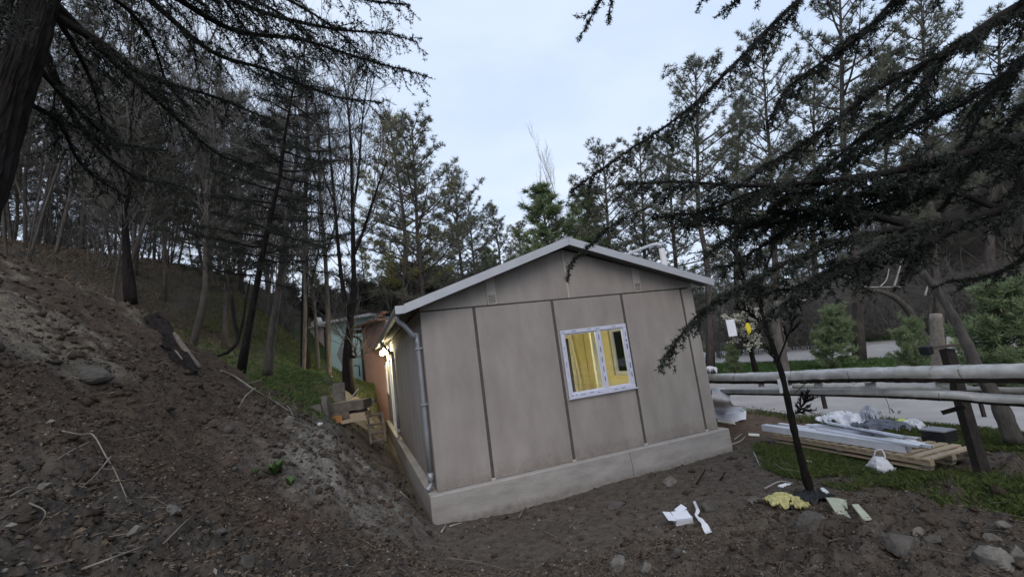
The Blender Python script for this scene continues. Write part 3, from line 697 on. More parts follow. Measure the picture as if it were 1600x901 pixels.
DBUSH = pine_t(62, H=3, frm=.0, rmax=1.9, nb=56, m='forestdark', tuft=.24, k=14, dead=0, clump=4, dens=2.0, r0=.05, prof=.35)
BRUSH = bare_t(71, H=2.4, r0=.02, stems=6, spread=.7, first=.08, depth=3, m='twig', twigs=2)
BLOSS = bare_t(72, H=3.0, r0=.11, spread=.9, first=.3, depth=4, m='bark', bl=('blossom', .30, .05))

# ---- trees seen between the house and the sky
ct = [      (655, 470, 20., 645, 190, PINE[0], 12, 'pine_tree', 'tall open pine rising behind the left end of the roof', 1.10),
      (650, 480, 22., 622, 182, OLIVE, 12, 'pine_tree', 'olive yellow tinged pine top left of the tall open pine', 1.04),
      (745, 480, 24., 738, 312, PINE[1], 12, 'pine_tree', 'shorter dense pine left of the sky gap above the roof', 1.17),
      (785, 480, 27., 780, 318, PINE[3], 12, 'pine_tree', 'pointed pine nearest the left side of the sky gap', 0.91),
      (715, 480, 27., 700, 270, PINE[2], 12, 'pine_tree', 'slender pine on the sloping shoulder of the left tree line', 1.17),
      (815, 480, 30., 812, 352, PINE[1], 12, 'pine_tree', 'low pine top just showing at the bottom of the sky gap', 1.17),
      (862, 480, 22., 860, 292, GREENP, 12, 'pine_tree', 'bushy green pine right behind the roof ridge', 1.5),
      (905, 480, 24., 905, 300, GREENP, 12, 'pine_tree', 'second green pine just right of the roof ridge', 1.4),
      (885, 500, 38., 880, 246, POPLAR, 16.5, 'poplar_tree', 'pale leafless poplar standing above the green pines', 1.04),
      (960, 500, 22., 940, 235, PINE[0], 12, 'pine_tree', 'pine with a feathery top right of the pale poplar', 1.23),
      (1005, 520, 24., 990, 225, PINE[1], 12, 'pine_tree', 'broad pine behind the right roof slope', 1.10),
      (1105, 563, 21., 1092, 100, PINE[2], 12, 'pine_tree', 'tall pine with a thick pale trunk just right of the house', 1.04),
      (1060, 540, 27., 1050, 210, PINE[1], 12, 'pine_tree', 'dense pine partly hidden behind the white flue', 1.10),
      (1215, 560, 22., 1190, 60, PINE[0], 12, 'pine_tree', 'tall pine right of the thick pale trunk, behind the blossom', 0.91),
      (1338, 545, 19., 1310, -40, PINE[2], 12, 'pine_tree', 'tall pine with a thick grey trunk across the road', 0.98),
      (1470, 560, 17., 1440, -20, PINE[0], 12, 'pine_tree', 'tall pine with a pale lower trunk behind the big pipe', 0.85),
      (1150, 540, 33., 1140, 150, PINE[3], 12, 'pine_tree', 'farther pine on the bank behind the far road', 1.04),
      (1270, 530, 36., 1260, 120, PINE[1], 12, 'pine_tree', 'far pine between the two tall grey trunks', 1.04),
      (1560, 540, 30., 1560, 20, PINE[2], 12, 'pine_tree', 'far pine at the right edge under the cedar limbs', 1.17),
      (1400, 520, 38., 1390, 90, PINE[0], 12, 'pine_tree', 'far pine behind the fallen bleached branches', 1.04)]
for bx_, by_, t, tx, ty, tp, H0, nm, lb, w in ct:
    px_tree(nm, lb, 'tree', tp, H0, bx_, by_, t, tx, ty, width=w)
px_tree('bare_tree', 'bare tree of many thin upright stems left of the tall open pine', 'tree', BARE[3], 14, 612, 560, 19, 600, 190, width=.8)
px_tree('cedar_tree', 'dark tiered cedar with a leaning trunk left of the bare trees', 'tree', CEDM, 10, 375, 597, 8.6, 452, 80, width=.85)
px_tree('cedar_tree', 'second dark tiered cedar, slimmer, behind the leaning one', 'tree', CEDM, 10, 478, 575, 14, 470, 60, width=.9)
# low dark trees closing the gap behind the coloured buildings
for i, (x, y, t, ty) in enumerate([(455, 520, 34, 400), (500, 520, 36, 425), (540, 520, 33, 415), (575, 520, 35, 385), (615, 520, 36, 410), (655, 500, 40, 400), (700, 500, 40, 395), (760, 500, 40, 390)]):
    px_tree('fir_tree', 'low dark fir in the row behind the turquoise building', 'tree', [PINE[3], GREENP, PINE[1]][i % 3], 12, x, y, t, x-6, ty, group='low firs behind the coloured buildings', width=1.15)
for i, (x, y, t, ty, w) in enumerate([(395, 520, 27, 455, 1.0), (425, 520, 26, 462, 1.1), (452, 520, 28, 450, 1.2), (478, 520, 27, 468, 1.2), (505, 520, 28, 455, 1.2), (535, 520, 27, 470, 1.2), (560, 520, 28, 452, 1.2), (590, 520, 27, 468, 1.2), (618, 520, 28, 458, 1.2), (600, 500, 25, 478, .9), (660, 500, 34, 440, 1.4)]):
    px_tree('evergreen_bush', 'dense dark evergreen bush', 'bush', DBUSH, 3, x, y, t, x, ty, group='evergreen bushes behind the coloured buildings', width=w)
# hillside forest on the left
lf = random.Random(4); cnt = 0
spots = []
for i in range(300):
    x = lf.uniform(-90, 470); t = lf.uniform(9.5, 30); p = at(x, 420, t)
    if x > 250 and t < 12: continue
    if x > 395 and t < 19: continue
    if any((p[0]-q[0])**2+(p[1]-q[1])**2 < 1.9 for q in spots): continue
    if p[0] > -2.6-0.03*t: continue
    spots.append(p); gz_ = ztp(p[0], p[1]); k = lf.random(); hh = lf.uniform(6.0, 11)
    if k < .36: place('forest_pine', 'dark pine with dry lower branches in the hillside wood on the left', 'tree', FOR[cnt % 3], 12, (p[0], p[1]), gz_+hh*1.15, 'pines of the left hillside wood', width=lf.uniform(.9, 1.2))
    else: place('forest_bare_tree', 'thin grey leafless tree in the hillside wood on the left', 'tree', BAREF[cnt % 3], 8.5, (p[0], p[1]), gz_+hh, 'leafless trees of the left hillside wood', width=lf.uniform(.8, 1.15))
    cnt += 1
    if cnt > 76: break
for i in range(9):
    p = at(lf.uniform(-20, 470), 430, lf.uniform(10.5, 24))
    if p[0] > -3.2: continue
    place('hillside_brush', 'tangled grey leafless brush', 'bush', BRUSH, 2.4, (p[0], p[1]), ztp(p[0], p[1])+lf.uniform(1.2, 3.2), 'leafless brush in the left hillside wood', width=1.5)
# wooded slope on the right
rf = random.Random(9); cnt = 0
for i in range(400):
    x = rf.uniform(1080, 1760) if i % 3 else rf.uniform(1420, 1800); t = rf.uniform(30, 80); p = at(x, 480, t); gg = p[0]*.86+p[1]*.30-36
    if gg < 1: continue
    k = rf.random()
    if k < .35: place('hillside_pine', 'pine among the bare trees of the far right hillside', 'tree', PINE[cnt % 4], 12, (p[0], p[1]), ztp(p[0], p[1])+rf.uniform(6, 10), 'pines of the right hillside', width=rf.uniform(.9, 1.3))
    else: place('hillside_bare_tree', 'grey leafless tree on the far right hillside', 'tree', BARE[cnt % 4], 9, (p[0], p[1]), ztp(p[0], p[1])+rf.uniform(5, 9), 'leafless trees of the right hillside', width=rf.uniform(1.0, 1.5))
    cnt += 1
    if cnt > 165: break
# brushwood on the bank along the far road
cnt = 0
for i in range(44):
    x = 1110+i*12+rf.uniform(-8, 8); t = rf.uniform(30, 36) - (x-1110)/490*7; p = at(x, 520, t)
    place('thicket_bush', 'brown leafless thicket bush on the bank beyond the far road', 'bush', BRUSH, 2.4, (p[0], p[1]), ztp(p[0], p[1])+rf.uniform(2.2, 4.2), 'brown thicket beyond the far road', width=1.7)
for i in range(70):
    p = at(rf.uniform(1330, 1680), 480, rf.uniform(30, 52))
    if p[0]*.86+p[1]*.30-36 < 1.5: continue
    place('hillside_brush', 'grey leafless brush on the far hillside', 'bush', BRUSH, 2.4, (p[0], p[1]), ztp(p[0], p[1])+rf.uniform(2.2, 4.5), 'leafless brush on the right hillside', width=1.8)
# shrubs and young pines by the road
px_tree('young_pine', 'bushy young green pine with a thin stem left of the grey trunk, behind the pipe', 'tree', BUSH, 3, 1300, 575, 17.5, 1303, 488, width=.95)
px_tree('young_pine', 'wide soft green young pine at the right edge behind the leaning trunk', 'tree', BUSH, 3, 1560, 590, 9.5, 1570, 455, width=1.1)
px_tree('young_pine', 'small green pine sprig in front of the pale lower trunk', 'tree', BUSH, 3, 1420, 575, 13, 1420, 505, width=.8)
px_tree('young_pine', 'tiny dark pine seedling on the far road verge', 'tree', BUSH, 3, 1145, 568, 19, 1142, 542, width=.8)
px_tree('blossom_tree', 'short dark trunked tree with pale blossom above the grass strip', 'tree', BLOSS, 3.4, 1178, 566, 18.5, 1172, 470, width=1.25)

# ---- nearby trunks drawn along measured lines
def limb_path(P): return spline([at(*p) for p in P], 6)
def twig_crown(parent, lines, L0, seed, m, depth=3, n0=9):
    rg = np.random.default_rng(seed); Tw = Segs()
    def grow(p, d, L_, r, lev):
        n = 4; pts = [p]
        for s_ in range(n): d = unit(d+rg.normal(0, .13, 3)+np.array([0, 0, .07])); p = p+d*L_/n; pts.append(p)
        pts = np.array(pts); Tw.line(pts, r, r*.4)
        if lev >= depth: return
        for c in range(5+(lev > 0)*3):
            t_ = .15+.85*(c+rg.uniform(.1, .9))/(5+(lev > 0)*3); f = min(t_, .99)*n; a = int(f); q = pts[a]*(1-(f-a))+pts[a+1]*(f-a)
            e = unit(unit(pts[a+1]-pts[a])*.8+unit(rg.normal(size=3))*rg.uniform(.4, .8)); grow(q, e, L_*rg.uniform(.35, .6), max(r*.5, .003), lev+1)
    for ln in lines:
        for i in range(n0):
            u = .25+.75*i/(n0-1); k = min(int(u*(len(ln)-1)), len(ln)-2); d = unit(ln[k+1]-ln[k]); e = unit(d*.8+unit(rg.normal(size=3))*.75+np.array([0, 0, .2])); grow(ln[k], e, L0*rg.uniform(.5, 1.1), .014, 1)
    V, F = seg_tubes(Tw.a, Tw.b, Tw.ra, Tw.rb, 3); obj('crown', mesh('crown', V, F, M[m]), parent)
def px_trunk(name, label, P, W, m, n=10, jitter=.0, sub=(), cat='tree', bough=None, crown=None):
    pts = limb_path(P); w = np.interp(np.linspace(0, 1, len(pts)), np.linspace(0, 1, len(W)), W)
    w = w*(1+jitter*rng.uniform(-1, 1, len(w)))
    t = thing(name, label, cat, pts[-1]); G().tube(pts, list(w), n).make('trunk', M[m], t, smooth=True)
    lines = [pts[:len(pts)//2+1][::-1] if pts[0][2] > pts[-1][2] else pts[len(pts)//2:]]
    for q, qw in sub:
        qq = limb_path(q); lines.append(qq)
        qq = limb_path(q); G().tube(qq, list(np.linspace(qw, qw*.35, len(qq))), 6).make('branch', M[m], t, smooth=True)
    if crown: twig_crown(t, lines, *crown)
    return t
sap = px_trunk('thin_tree', 'thin dark crooked tree standing in front of the white profiles', [(1186,470,5.45),(1200,520,5.4),(1222,585,5.35),(1236,650,5.3),(1250,710,5.3),(1268,775,5.35)], [.018,.026,.033,.037,.04,.055], 'bark', jitter=.16,
   crown=(.13, 12, 'bark'), sub=[([(1186,470,5.45),(1165,440,5.5),(1150,400,5.6),(1120,370,5.7)], .022), ([(1188,480,5.45),(1192,430,5.4),(1210,380,5.3),(1205,330,5.2)], .022), ([(1205,535,5.4),(1180,495,5.6),(1150,480,5.8)], .014), ([(1236,650,5.3),(1250,640,5.2),(1258,622,5.2)], .005), ([(1215,565,5.35),(1240,500,5.2),(1245,470,5.2)], .012)])
px_trunk('forked_tree', 'pale grey forked trunk just behind the thin dark tree', [(1215,470,13.5),(1212,510,13.5),(1222,560,13.5),(1226,600,13.5)], [.10,.13,.15,.2], 'barkgrey', sub=[([(1222,575,13.5),(1228,540,13.4),(1222,500,13.4),(1232,460,13.3)], .06)])
px_trunk('bent_tree', 'bare leaning trunk curving up over the big pipe at the right', [(1440,425,6.6),(1465,455,6.5),(1492,500,6.4),(1512,540,6.3),(1530,580,6.2),(1560,630,6.1),(1585,690,6.0)], [.05,.055,.06,.068,.075,.085,.11], 'barkgrey', jitter=.10,
   sub=[([(1448,432,6.6),(1430,400,6.7),(1400,370,6.8)], .03)])
px_trunk('arching_tree', 'dark arching double trunk beyond the road, bent to the left', [(1340,455,18),(1375,455,18),(1405,470,18),(1430,500,18),(1450,550,18)], [.05,.08,.11,.14,.19], 'barkdim', jitter=.08, sub=[([(1452,540,18),(1453,500,18),(1452,460,18),(1440,450,18)], .08)], crown=(1.6, 77, 'twigdim'))
px_trunk('tree_stump', 'short pale cut trunk behind the crossbar of the dark post', [(1462,490,11.5),(1465,530,11.5),(1468,585,11.5)], [.13,.14,.17], 'paleroot', jitter=.08)
px_trunk('charred_tree', 'tall bare tree with a black charred base just left of the house', [(549,250,12),(551,330,12),(552,400,12),(553,450,12),(548,500,12),(543,560,12),(546,618,12)], [.04,.05,.06,.07,.09,.13,.17], 'bark', jitter=.06,
   sub=[([(546,500,12),(536,450,12),(530,400,12),(523,320,12),(516,240,12),(512,180,12)], .065), ([(552,400,12),(568,360,12),(584,310,11.8),(605,250,11.6)], .05), ([(551,330,12),(560,270,12),(566,190,12),(575,120,12)], .04), ([(549,250,12),(545,180,12),(535,110,12)], .04), ([(523,320,12),(505,270,12),(490,200,12)], .03), ([(549,557,12),(556,556,12),(553,540,12)], .05)], crown=(1.9, 5, 'twig'))
px_trunk('bare_tree', 'slim grey bare tree standing in the gap between the charred tree and the tiered cedars', [(497,200,14.5),(500,300,14.5),(508,400,14.5),(512,480,14.5),(515,592,14.5)], [.03,.05,.06,.07,.09], 'barkgrey', sub=[([(500,300,14.5),(480,240,14.5),(462,150,14.5)], .04), ([(508,400,14.5),(530,330,14.5),(545,230,14.5)], .035)], crown=(1.9, 6, 'twig'))
# bleached fallen branches lying over the arching trunk
for P, w, lb in (([(1318,430,17),(1345,440,17),(1352,448,17),(1410,448,17)], .035, 'long bleached fallen branch lying level over the road side trunks'),
              ([(1375,448,16.9),(1385,437,16.9),(1389,420,16.9)], .03, 'short bleached branch curving up left of its straight neighbour'),
              ([(1397,448,16.8),(1404,425,16.8),(1411,402,16.8)], .035, 'straight bleached branch standing up by the arching trunk'),
              ([(1445,462,16.8),(1450,445,16.8)], .04, 'stub of a bleached branch near the leaning trunk'),
              ([(1226,473,14),(1268,467,14)], .025, 'thin bleached stick level beside the forked trunk'),
              ([(1104,386,15),(1118,397,15),(1130,400,15)], .03, 'bleached broken branch right of the flue')):
    g = G(); q = limb_path(P); g.tube(q, list(np.linspace(w, w*.6, len(q))), 6); tag(g.make('fallen_branch', M['deadwhite'], smooth=True), lb, 'branch')
# slope stems in front of the valley on the left
for P, W_, m_, lb in [([(452,300,9.5),(440,420,9.5),(425,520,9.5),(418,585,9.5)], [.05,.06,.08,.1], 'barkdim', 'slim grey trunk between the tiered cedar and the bare trees'),
    ([(322,280,10.5),(322,400,10.5),(318,470,10.5),(300,545,10.5)], [.04,.06,.07,.10], 'barkdim', 'slim grey trunk rising straight above the stump'),
    ([(475,400,12.5),(477,480,12.5),(474,600,12.5)], [.035,.045,.06], 'barkgrey', 'pale slim trunk in front of the faded pink wall'),
    ([(487,440,15),(493,500,15),(498,588,15)], [.045,.055,.075], 'barkgrey', 'reddish slim trunk left of the turquoise building'),
    ([(195,330,9.5),(198,400,9.5),(205,475,9.4)], [.05,.08,.13], 'bark', 'dark forked trunk at the top of the dug bank')]:
    px_trunk('slim_tree', lb, P, W_, m_, sub=[([P[0], (P[0][0]-20, P[0][1]-50, P[0][2]), (P[0][0]-28, P[0][1]-120, P[0][2])], W_[0]*.7), ([P[0], (P[0][0]+12, P[0][1]-60, P[0][2]), (P[0][0]+8, P[0][1]-150, P[0][2])], W_[0]*.8)], jitter=.05, crown=(1.5, int(P[0][0]), 'twigdim'))
px_trunk('hooked_branch', 'black hooked bare branch hanging over the green slope on the left', [(362,460,7.4),(366,500,7.4),(372,530,7.4),(358,548,7.3),(341,556,7.3)], [.025,.03,.032,.03,.02], 'bark', sub=[([(372,530,7.4),(380,500,7.4),(384,470,7.4),(392,430,7.4)], .025)], cat='branch')

# ------------------------------------------------------------------ the two near cedars whose boughs frame the picture
NT = [0]
def bough(P, W_, side_len, parent, seed, side_step=.072, twig_step=.038, flat=.9, hang=.35, k=7, tuft=.040, thin=1.0, updown=(.35, -.5), start=.08, m='cedar', wood='bark', twl=.2, both=True):
    rg = np.random.default_rng(seed); pts = spline([at(*p) for p in P], 10)
    seg = np.linalg.norm(np.diff(pts, axis=0), axis=1); cum = np.r_[0, np.cumsum(seg)]; LT = cum[-1]
    rad = np.interp(cum/LT, np.linspace(0, 1, len(W_)), W_)
    limb = G().tube(pts, list(rad), 8).make('bough', M[wood], parent, smooth=True)
    S_ = Segs(); TP = []; TA = []
    def on(s): return np.array([np.interp(s, cum, pts[:, i]) for i in range(3)])
    s = LT*start; sgn = 1
    while s < LT:
        u = s/LT; p = on(s); d = unit(on(min(s+.05, LT))-on(max(s-.05, 0)))
        lat = unit(np.cross(d, [0, 0, 1])); up = np.cross(lat, d)
        L_ = side_len*(1-.72*u)*rg.uniform(.45, 1.15)
        e = unit(d*rg.uniform(.45, .95) + lat*sgn*rg.uniform(.5, 1.0)*flat + up*rg.uniform(updown[1], updown[0]))
        n = max(3, int(L_/.1)); q = p; line = [p]; ee = e
        for i in range(n):
            ee = unit(ee + rg.normal(0, .10, 3) + np.array([0, 0, -hang*.12])); q = q+ee*L_/n; line.append(q)
        line = np.array(line); S_.line(line, .0035+.006*L_, .0016)
        c2 = np.linspace(0, L_, n+1); t = .04
        while t < L_:
            q = np.array([np.interp(t, c2, line[:, i]) for i in range(3)]); de = unit(line[min(int(t/L_*n)+1, n)]-line[int(t/L_*n*.999)])
            la = unit(np.cross(de, [0, 0, 1]))*(1 if rg.random() < .5 else -1)
            w = unit(de*.8+la*rg.uniform(.3, 1)+np.array([0, 0, rg.uniform(-.5, .3)-hang*.4])); tl = twl*rg.uniform(.4, 1.2)*(1.1-.6*t/L_)
            S_.line(np.array([q, q+w*tl]), .0018, .001)
            nn = max(2, int(tl/.026/thin))
            for i in range(nn):
                f = (i+rg.uniform(.2, 1))/nn; TP.append(q+w*tl*f); TA.append(w*.4+rg.normal(0, .6, 3))
            TP.append(q); TA.append(rg.normal(0, 1, 3))
            t += twig_step*rg.uniform(.6, 1.4)
        s += side_step*rg.uniform(.6, 1.4); sgn = -sgn
    s = LT*.2
    while s < LT:                                   # needle spurs sitting on the thin end of the limb itself
        if np.interp(s/LT, np.linspace(0, 1, len(W_)), W_) < .026:
            for _ in range(2): TP.append(on(s)+rg.normal(0, .008, 3)); TA.append(rg.normal(0, 1, 3))
        s += .016
    V, F = seg_tubes(S_.a, S_.b, S_.ra, S_.rb, 3); obj('twigs', mesh('twigs', V, F, M[wood]), limb, local=False)
    TP = np.array(TP); TA = np.array(TA); TA /= np.linalg.norm(TA, axis=1, keepdims=True)
    V, F = needles(TP, TA*.5, tuft*rg.uniform(.75, 1.2, len(TP)), k, 1.0, .12, rg)
    NT[0] += len(TP)
    o = obj('foliage', mesh('foliage', V, F, M[m]), limb, local=False)
    return limb
NC = thing('near_cedar', 'big dark cedar reaching its needled boughs over the house from the right', 'tree', at(1900, 900, 4.2))
G().tube(spline([at(1990, 1100, 4.4), at(1900, 600, 4.4), at(1850, 100, 4.5), at(1820, -400, 4.6)], 6), [.26]*10+[.2]*9, 14).make('trunk', M['bark'], NC, smooth=True)
RB = [  # path px,py,t ; widths ; side length ; extra
 ([(1840,-420,4.6),(1500,-200,4.4),(1260,-10,4.3),(1150,98,4.3),(1070,175,4.4),(975,240,4.5),(890,300,4.6)], [.06,.045,.034,.026,.02,.012,.006], .45, dict(updown=(.25,-.9), hang=.6, start=.42)),
 ([(1850,-100,4.5),(1620,-5,4.2),(1480,80,4.1),(1370,140,4.1),(1270,215,4.2),(1190,262,4.3)], [.075,.06,.05,.035,.02,.008], .75, dict(start=.12)),
 ([(1850,20,4.5),(1640,75,4.6),(1500,165,4.7),(1400,205,4.8),(1310,262,4.9)], [.05,.034,.026,.018,.008], .6, dict(start=.2)),
 ([(1860,180,4.4),(1620,212,4.0),(1470,252,3.9),(1330,278,3.9),(1180,290,4.0),(1060,284,4.1),(972,288,4.2)], [.11,.088,.07,.045,.028,.016,.007], .85, dict(updown=(.2,-.7))),
 ([(1880,210,4.3),(1640,255,3.7),(1570,325,3.7),(1440,352,3.7),(1320,375,3.8),(1210,420,3.9),(1120,470,4.0),(1075,510,4.0),(1035,565,4.0)], [.12,.10,.085,.055,.035,.022,.014,.009,.004], .6, dict(updown=(.25,-.5), start=.14)),
 ([(1300,285,3.9),(1180,300,4.2),(1100,330,4.3),(1020,340,4.4),(1110,420,4.3),(1135,440,4.3)][0:4], [.02,.016,.01,.005], .5, dict(updown=(.1,-.9), hang=.7)),
 ([(1420,352,3.8),(1330,330,4.0),(1240,330,4.1),(1160,360,4.2),(1100,400,4.3)], [.035,.025,.018,.012,.006], .65, {}),
 ([(1470,252,3.9),(1400,290,4.1),(1290,320,4.2),(1190,385,4.3),(1130,420,4.3)], [.035,.025,.02,.012,.006], .6, {}),
 ([(1010,325,4.2),(960,350,4.2),(915,390,4.15),(893,410,4.15),(886,440,4.15)], [.006,.005,.004,.003,.002], .12, dict(twl=.05, side_step=.10, twig_step=.05)),
 ([(1500,350,3.6),(1420,395,3.7),(1330,410,3.8),(1240,450,3.9),(1170,450,4.0)], [.04,.03,.02,.012,.006], .55, {}),
 ([(1640,60,5.2),(1560,130,5.2),(1500,240,5.2),(1460,300,5.2)], [.04,.03,.02,.01], .5, {}),
 ([(1850,-260,5),(1560,-110,5),(1420,-20,5.1),(1340,60,5.2),(1240,130,5.3),(1200,190,5.3)], [.05,.04,.03,.024,.018,.008], .8, dict(start=.3)),
 ([(1650,300,3.9),(1600,400,4.1),(1545,430,4.2),(1480,440,4.3)], [.03,.022,.014,.008], .4, dict(thin=1.5)),
 ([(1850,120,5.2),(1620,160,5.2),(1540,240,5.2),(1440,300,5.3),(1380,340,5.3)], [.05,.03,.02,.014,.008], .6, dict(thin=1.3, start=.15)),
 ([(1450,352,3.7),(1360,395,3.6),(1290,440,3.6),(1230,470,3.6),(1190,500,3.7)], [.03,.02,.014,.008,.004], .45, dict(updown=(.2,-.6))),
 ([(1340,275,3.9),(1270,330,4.2),(1200,350,4.3),(1130,345,4.4),(1060,330,4.5)], [.025,.018,.012,.008,.004], .5, dict(updown=(.2,-.7))),
 ([(1480,80,4.3),(1420,170,4.5),(1350,210,4.6),(1260,290,4.7)], [.03,.02,.012,.006], .6, {}),
 ([(1560,325,3.7),(1480,300,4.0),(1400,310,4.2),(1340,330,4.3)], [.03,.02,.014,.008], .6, {}),
]
for i, (P, W_, sl_, kw) in enumerate(RB): bough(P, W_, sl_, NC, 100+i, **kw)
for i, P in enumerate([[(990,-60,3.2),(950,-20,3.2),(925,18,3.2),(899,27,3.2)], [(970,-50,3.2),(935,5,3.2),(918,38,3.2),(901,66,3.2)], [(975,-40,3.2),(955,5,3.2),(950,38,3.2)],
                       [(1130,-50,3.4),(1104,-10,3.4),(1088,22,3.4)], [(1190,-60,3.4),(1155,-5,3.4),(1118,28,3.4)], [(1200,-50,3.4),(1188,-10,3.4),(1181,14,3.4)], [(1175,-40,3.4),(1145,10,3.4),(1132,30,3.4)]]):
    bough(P, [.004,.003,.0015], .10, NC, 140+i, side_step=.03, twl=.04, twig_step=.03, tuft=.026, start=.1, thin=.7)
LC = thing('leaning_cedar', 'thick dark leaning trunk at the left edge with long drooping boughs', 'tree', at(-90, 520, 3.3))
tp_ = spline([at(105, -150, 3.9), at(63, 0, 3.7), at(42, 77, 3.6), at(18, 150, 3.55), at(-5, 227, 3.5), at(-30, 300, 3.4), at(-90, 430, 3.3), at(-170, 600, 3.2)], 26)
rr_ = np.interp(np.linspace(0, 1, len(tp_)), [0, .3, .6, 1], [.105, .115, .125, .17])
V = []; nk = 72; LT_ = np.r_[0, np.cumsum(np.linalg.norm(np.diff(tp_, axis=0), axis=1))]; xx = None
for i, p in enumerate(tp_):                          # bark with furrows and loose plates
    d = unit(tp_[min(i+1, len(tp_)-1)]-tp_[max(i-1, 0)]); xx = unit(np.cross(d, [0, 1, 0])) if xx is None else unit(xx-d*np.dot(xx, d)); yy = np.cross(d, xx)
    a = np.arange(nk)*2*math.pi/nk; u_ = np.cos(a)*2.2; v_ = np.sin(a)*2.2; l_ = LT_[i]*2.0
    rid = 1-np.abs(fbm(u_*2.2+v_*.7+3, v_*2.2+l_, 1.0, 4)); pl_ = vnoise(a*6, np.full(nk, l_*5))
    rr2 = rr_[i]*(1+.13*(rid-.6)+.045*pl_)
    V += list(p+(xx*np.cos(a)[:, None]+yy*np.sin(a)[:, None])*rr2[:, None])
F = [(i*nk+k, i*nk+(k+1) % nk, (i+1)*nk+(k+1) % nk, (i+1)*nk+k) for i in range(len(tp_)-1) for k in range(nk)]
G().add(V, F).make('trunk', M['bark'], LC)
LB = [
 ([(85,-130,3.85),(260,-60,4.1),(400,15,4.4),(520,45,4.7),(600,52,4.9),(652,66,5.0)], .75),
 ([(85,-90,3.8),(230,-30,4.2),(360,45,4.6),(470,62,4.9),(560,90,5.1),(662,118,5.2)], .75),
 ([(72,-40,3.75),(180,0,4.2),(235,60,4.5),(262,130,4.8),(300,175,5.0)], .6),
 ([(100,-150,3.9),(330,-100,4.2),(480,-30,4.5),(570,0,4.8),(640,8,5.0)], .7),
 ([(60,10,3.7),(160,70,4.0),(230,120,4.4),(330,150,4.9),(430,190,5.3)], .7),
 ([(100,-80,4.3),(220,-10,4.8),(330,80,5.2),(420,110,5.6),(520,150,6.0),(600,160,6.2)], .8),
 ([(65,-10,3.7),(120,80,4.1),(150,150,4.4),(170,240,4.7)], .5),
 ([(42,85,3.6),(110,160,3.9),(180,220,4.3),(250,235,4.7)], .5),
 ([(20,150,3.55),(90,190,4.0),(130,260,4.3),(200,310,4.7)], .5),
 ([(60,-60,3.2),(10,10,3.0),(-20,60,2.9)], .4),
 ([(150,-180,5.0),(300,-60,5.4),(380,40,5.7),(430,130,6.0)], .8),
 ([(130,-150,4.6),(320,-40,5.0),(450,0,5.5),(540,60,5.8),(585,120,6.0)], .8),
 ([(120,-170,4.2),(260,-90,4.5),(360,-20,4.9),(450,30,5.3),(520,100,5.7)], .8),
 ([(80,0,4.4),(170,90,4.9),(260,170,5.4),(340,240,5.9),(400,260,6.4)], .7),
 ([(60,60,4.2),(120,190,4.6),(200,270,5.2),(280,290,5.8)], .6),
]
for i, (P, sl_) in enumerate(LB):
    bough(P, [.045,.03,.02,.012,.005] if i not in (2, 6, 7, 8) else [.03,.02,.014,.008,.004], sl_, LC, 200+i, updown=(.15,-.55), hang=.75, side_step=.07, twig_step=.045, k=6, thin=1.1, tuft=.034, start=.15, twl=.2)

def scr(o):
    d = RM.T @ (np.array(wloc(o))-CAM); return 800+FPX*d[0]/d[1], d[1]
def relabel(grp, base, bins):
    L_ = [o for o in bpy.data.objects if o.get('group') == grp and o.parent is None]; ex_ = [-1e9]+[b_[0] for b_ in bins]
    for k, (hi, txt) in enumerate(bins):
        q = sorted([o for o in L_ if ex_[k] <= scr(o)[0] < hi], key=lambda o: scr(o)[1]); n = len(q)
        for i, o in enumerate(q):
            rank = 'nearest ' if i == 0 else ('second nearest ' if i == 1 and n > 3 else ('farthest ' if i == n-1 and n > 2 else ''))
            o['label'] = (rank + base + ' ' + txt)
relabel('pines of the left hillside wood', 'dark hillside pine with dry lower branches', [(60, 'behind the big leaning trunk'), (130, 'just right of the big leaning trunk'), (200, 'above the sandy bank'), (260, 'above the rotten log'), (330, 'over the green slope'), (400, 'behind the leaning tiered cedar'), (1e9, 'nearest the pink wall')])
relabel('leafless trees of the left hillside wood', 'thin leafless hillside tree', [(60, 'behind the big leaning trunk'), (130, 'just right of the big leaning trunk'), (200, 'above the sandy bank'), (260, 'above the rotten log'), (330, 'over the green slope'), (400, 'behind the leaning tiered cedar'), (1e9, 'nearest the pink wall')])
rb_ = [(1160, 'by the house corner'), (1220, 'behind the blossom tree'), (1290, 'behind the young pine'), (1350, 'around the thick grey trunk'), (1420, 'behind the arching trunk'), (1480, 'behind the dark post'), (1550, 'above the leaning trunk'), (1e9, 'at the right edge')]
relabel('leafless trees of the right hillside', 'grey leafless tree on the far hillside', rb_)
relabel('pines of the right hillside', 'far hillside pine', rb_)
relabel('brown thicket beyond the far road', 'brown leafless thicket beyond the far road', rb_)
relabel('low firs behind the coloured buildings', 'low dark fir', [(480, 'behind the pink wall'), (520, 'at the left end of the turquoise building'), (560, 'behind the charred tree'), (600, 'behind the terracotta building'), (640, 'at the left eave'), (1e9, 'behind the left roof slope')])
relabel('evergreen bushes behind the coloured buildings', 'dense dark evergreen bush', [(410, 'behind the leaning tiered cedar'), (440, 'left of the pink wall'), (465, 'above the left end of the pink wall'), (490, 'above the middle of the pink wall'), (520, 'at the left end of the turquoise building'), (548, 'behind the charred tree'), (575, 'above the terracotta roof'), (595, 'behind the terracotta building'), (609, 'at the tip of the left eave'), (640, 'behind the left eave'), (1e9, 'behind the left roof slope')])
relabel('leafless brush in the left hillside wood', 'tangled grey leafless brush', [(60, 'behind the big leaning trunk'), (130, 'just right of the big leaning trunk'), (200, 'above the sandy bank'), (260, 'above the rotten log'), (330, 'over the green slope'), (400, 'behind the leaning tiered cedar'), (1e9, 'nearest the pink wall')])
relabel('leafless brush on the right hillside', 'grey leafless brush on the far hillside', rb_[3:])
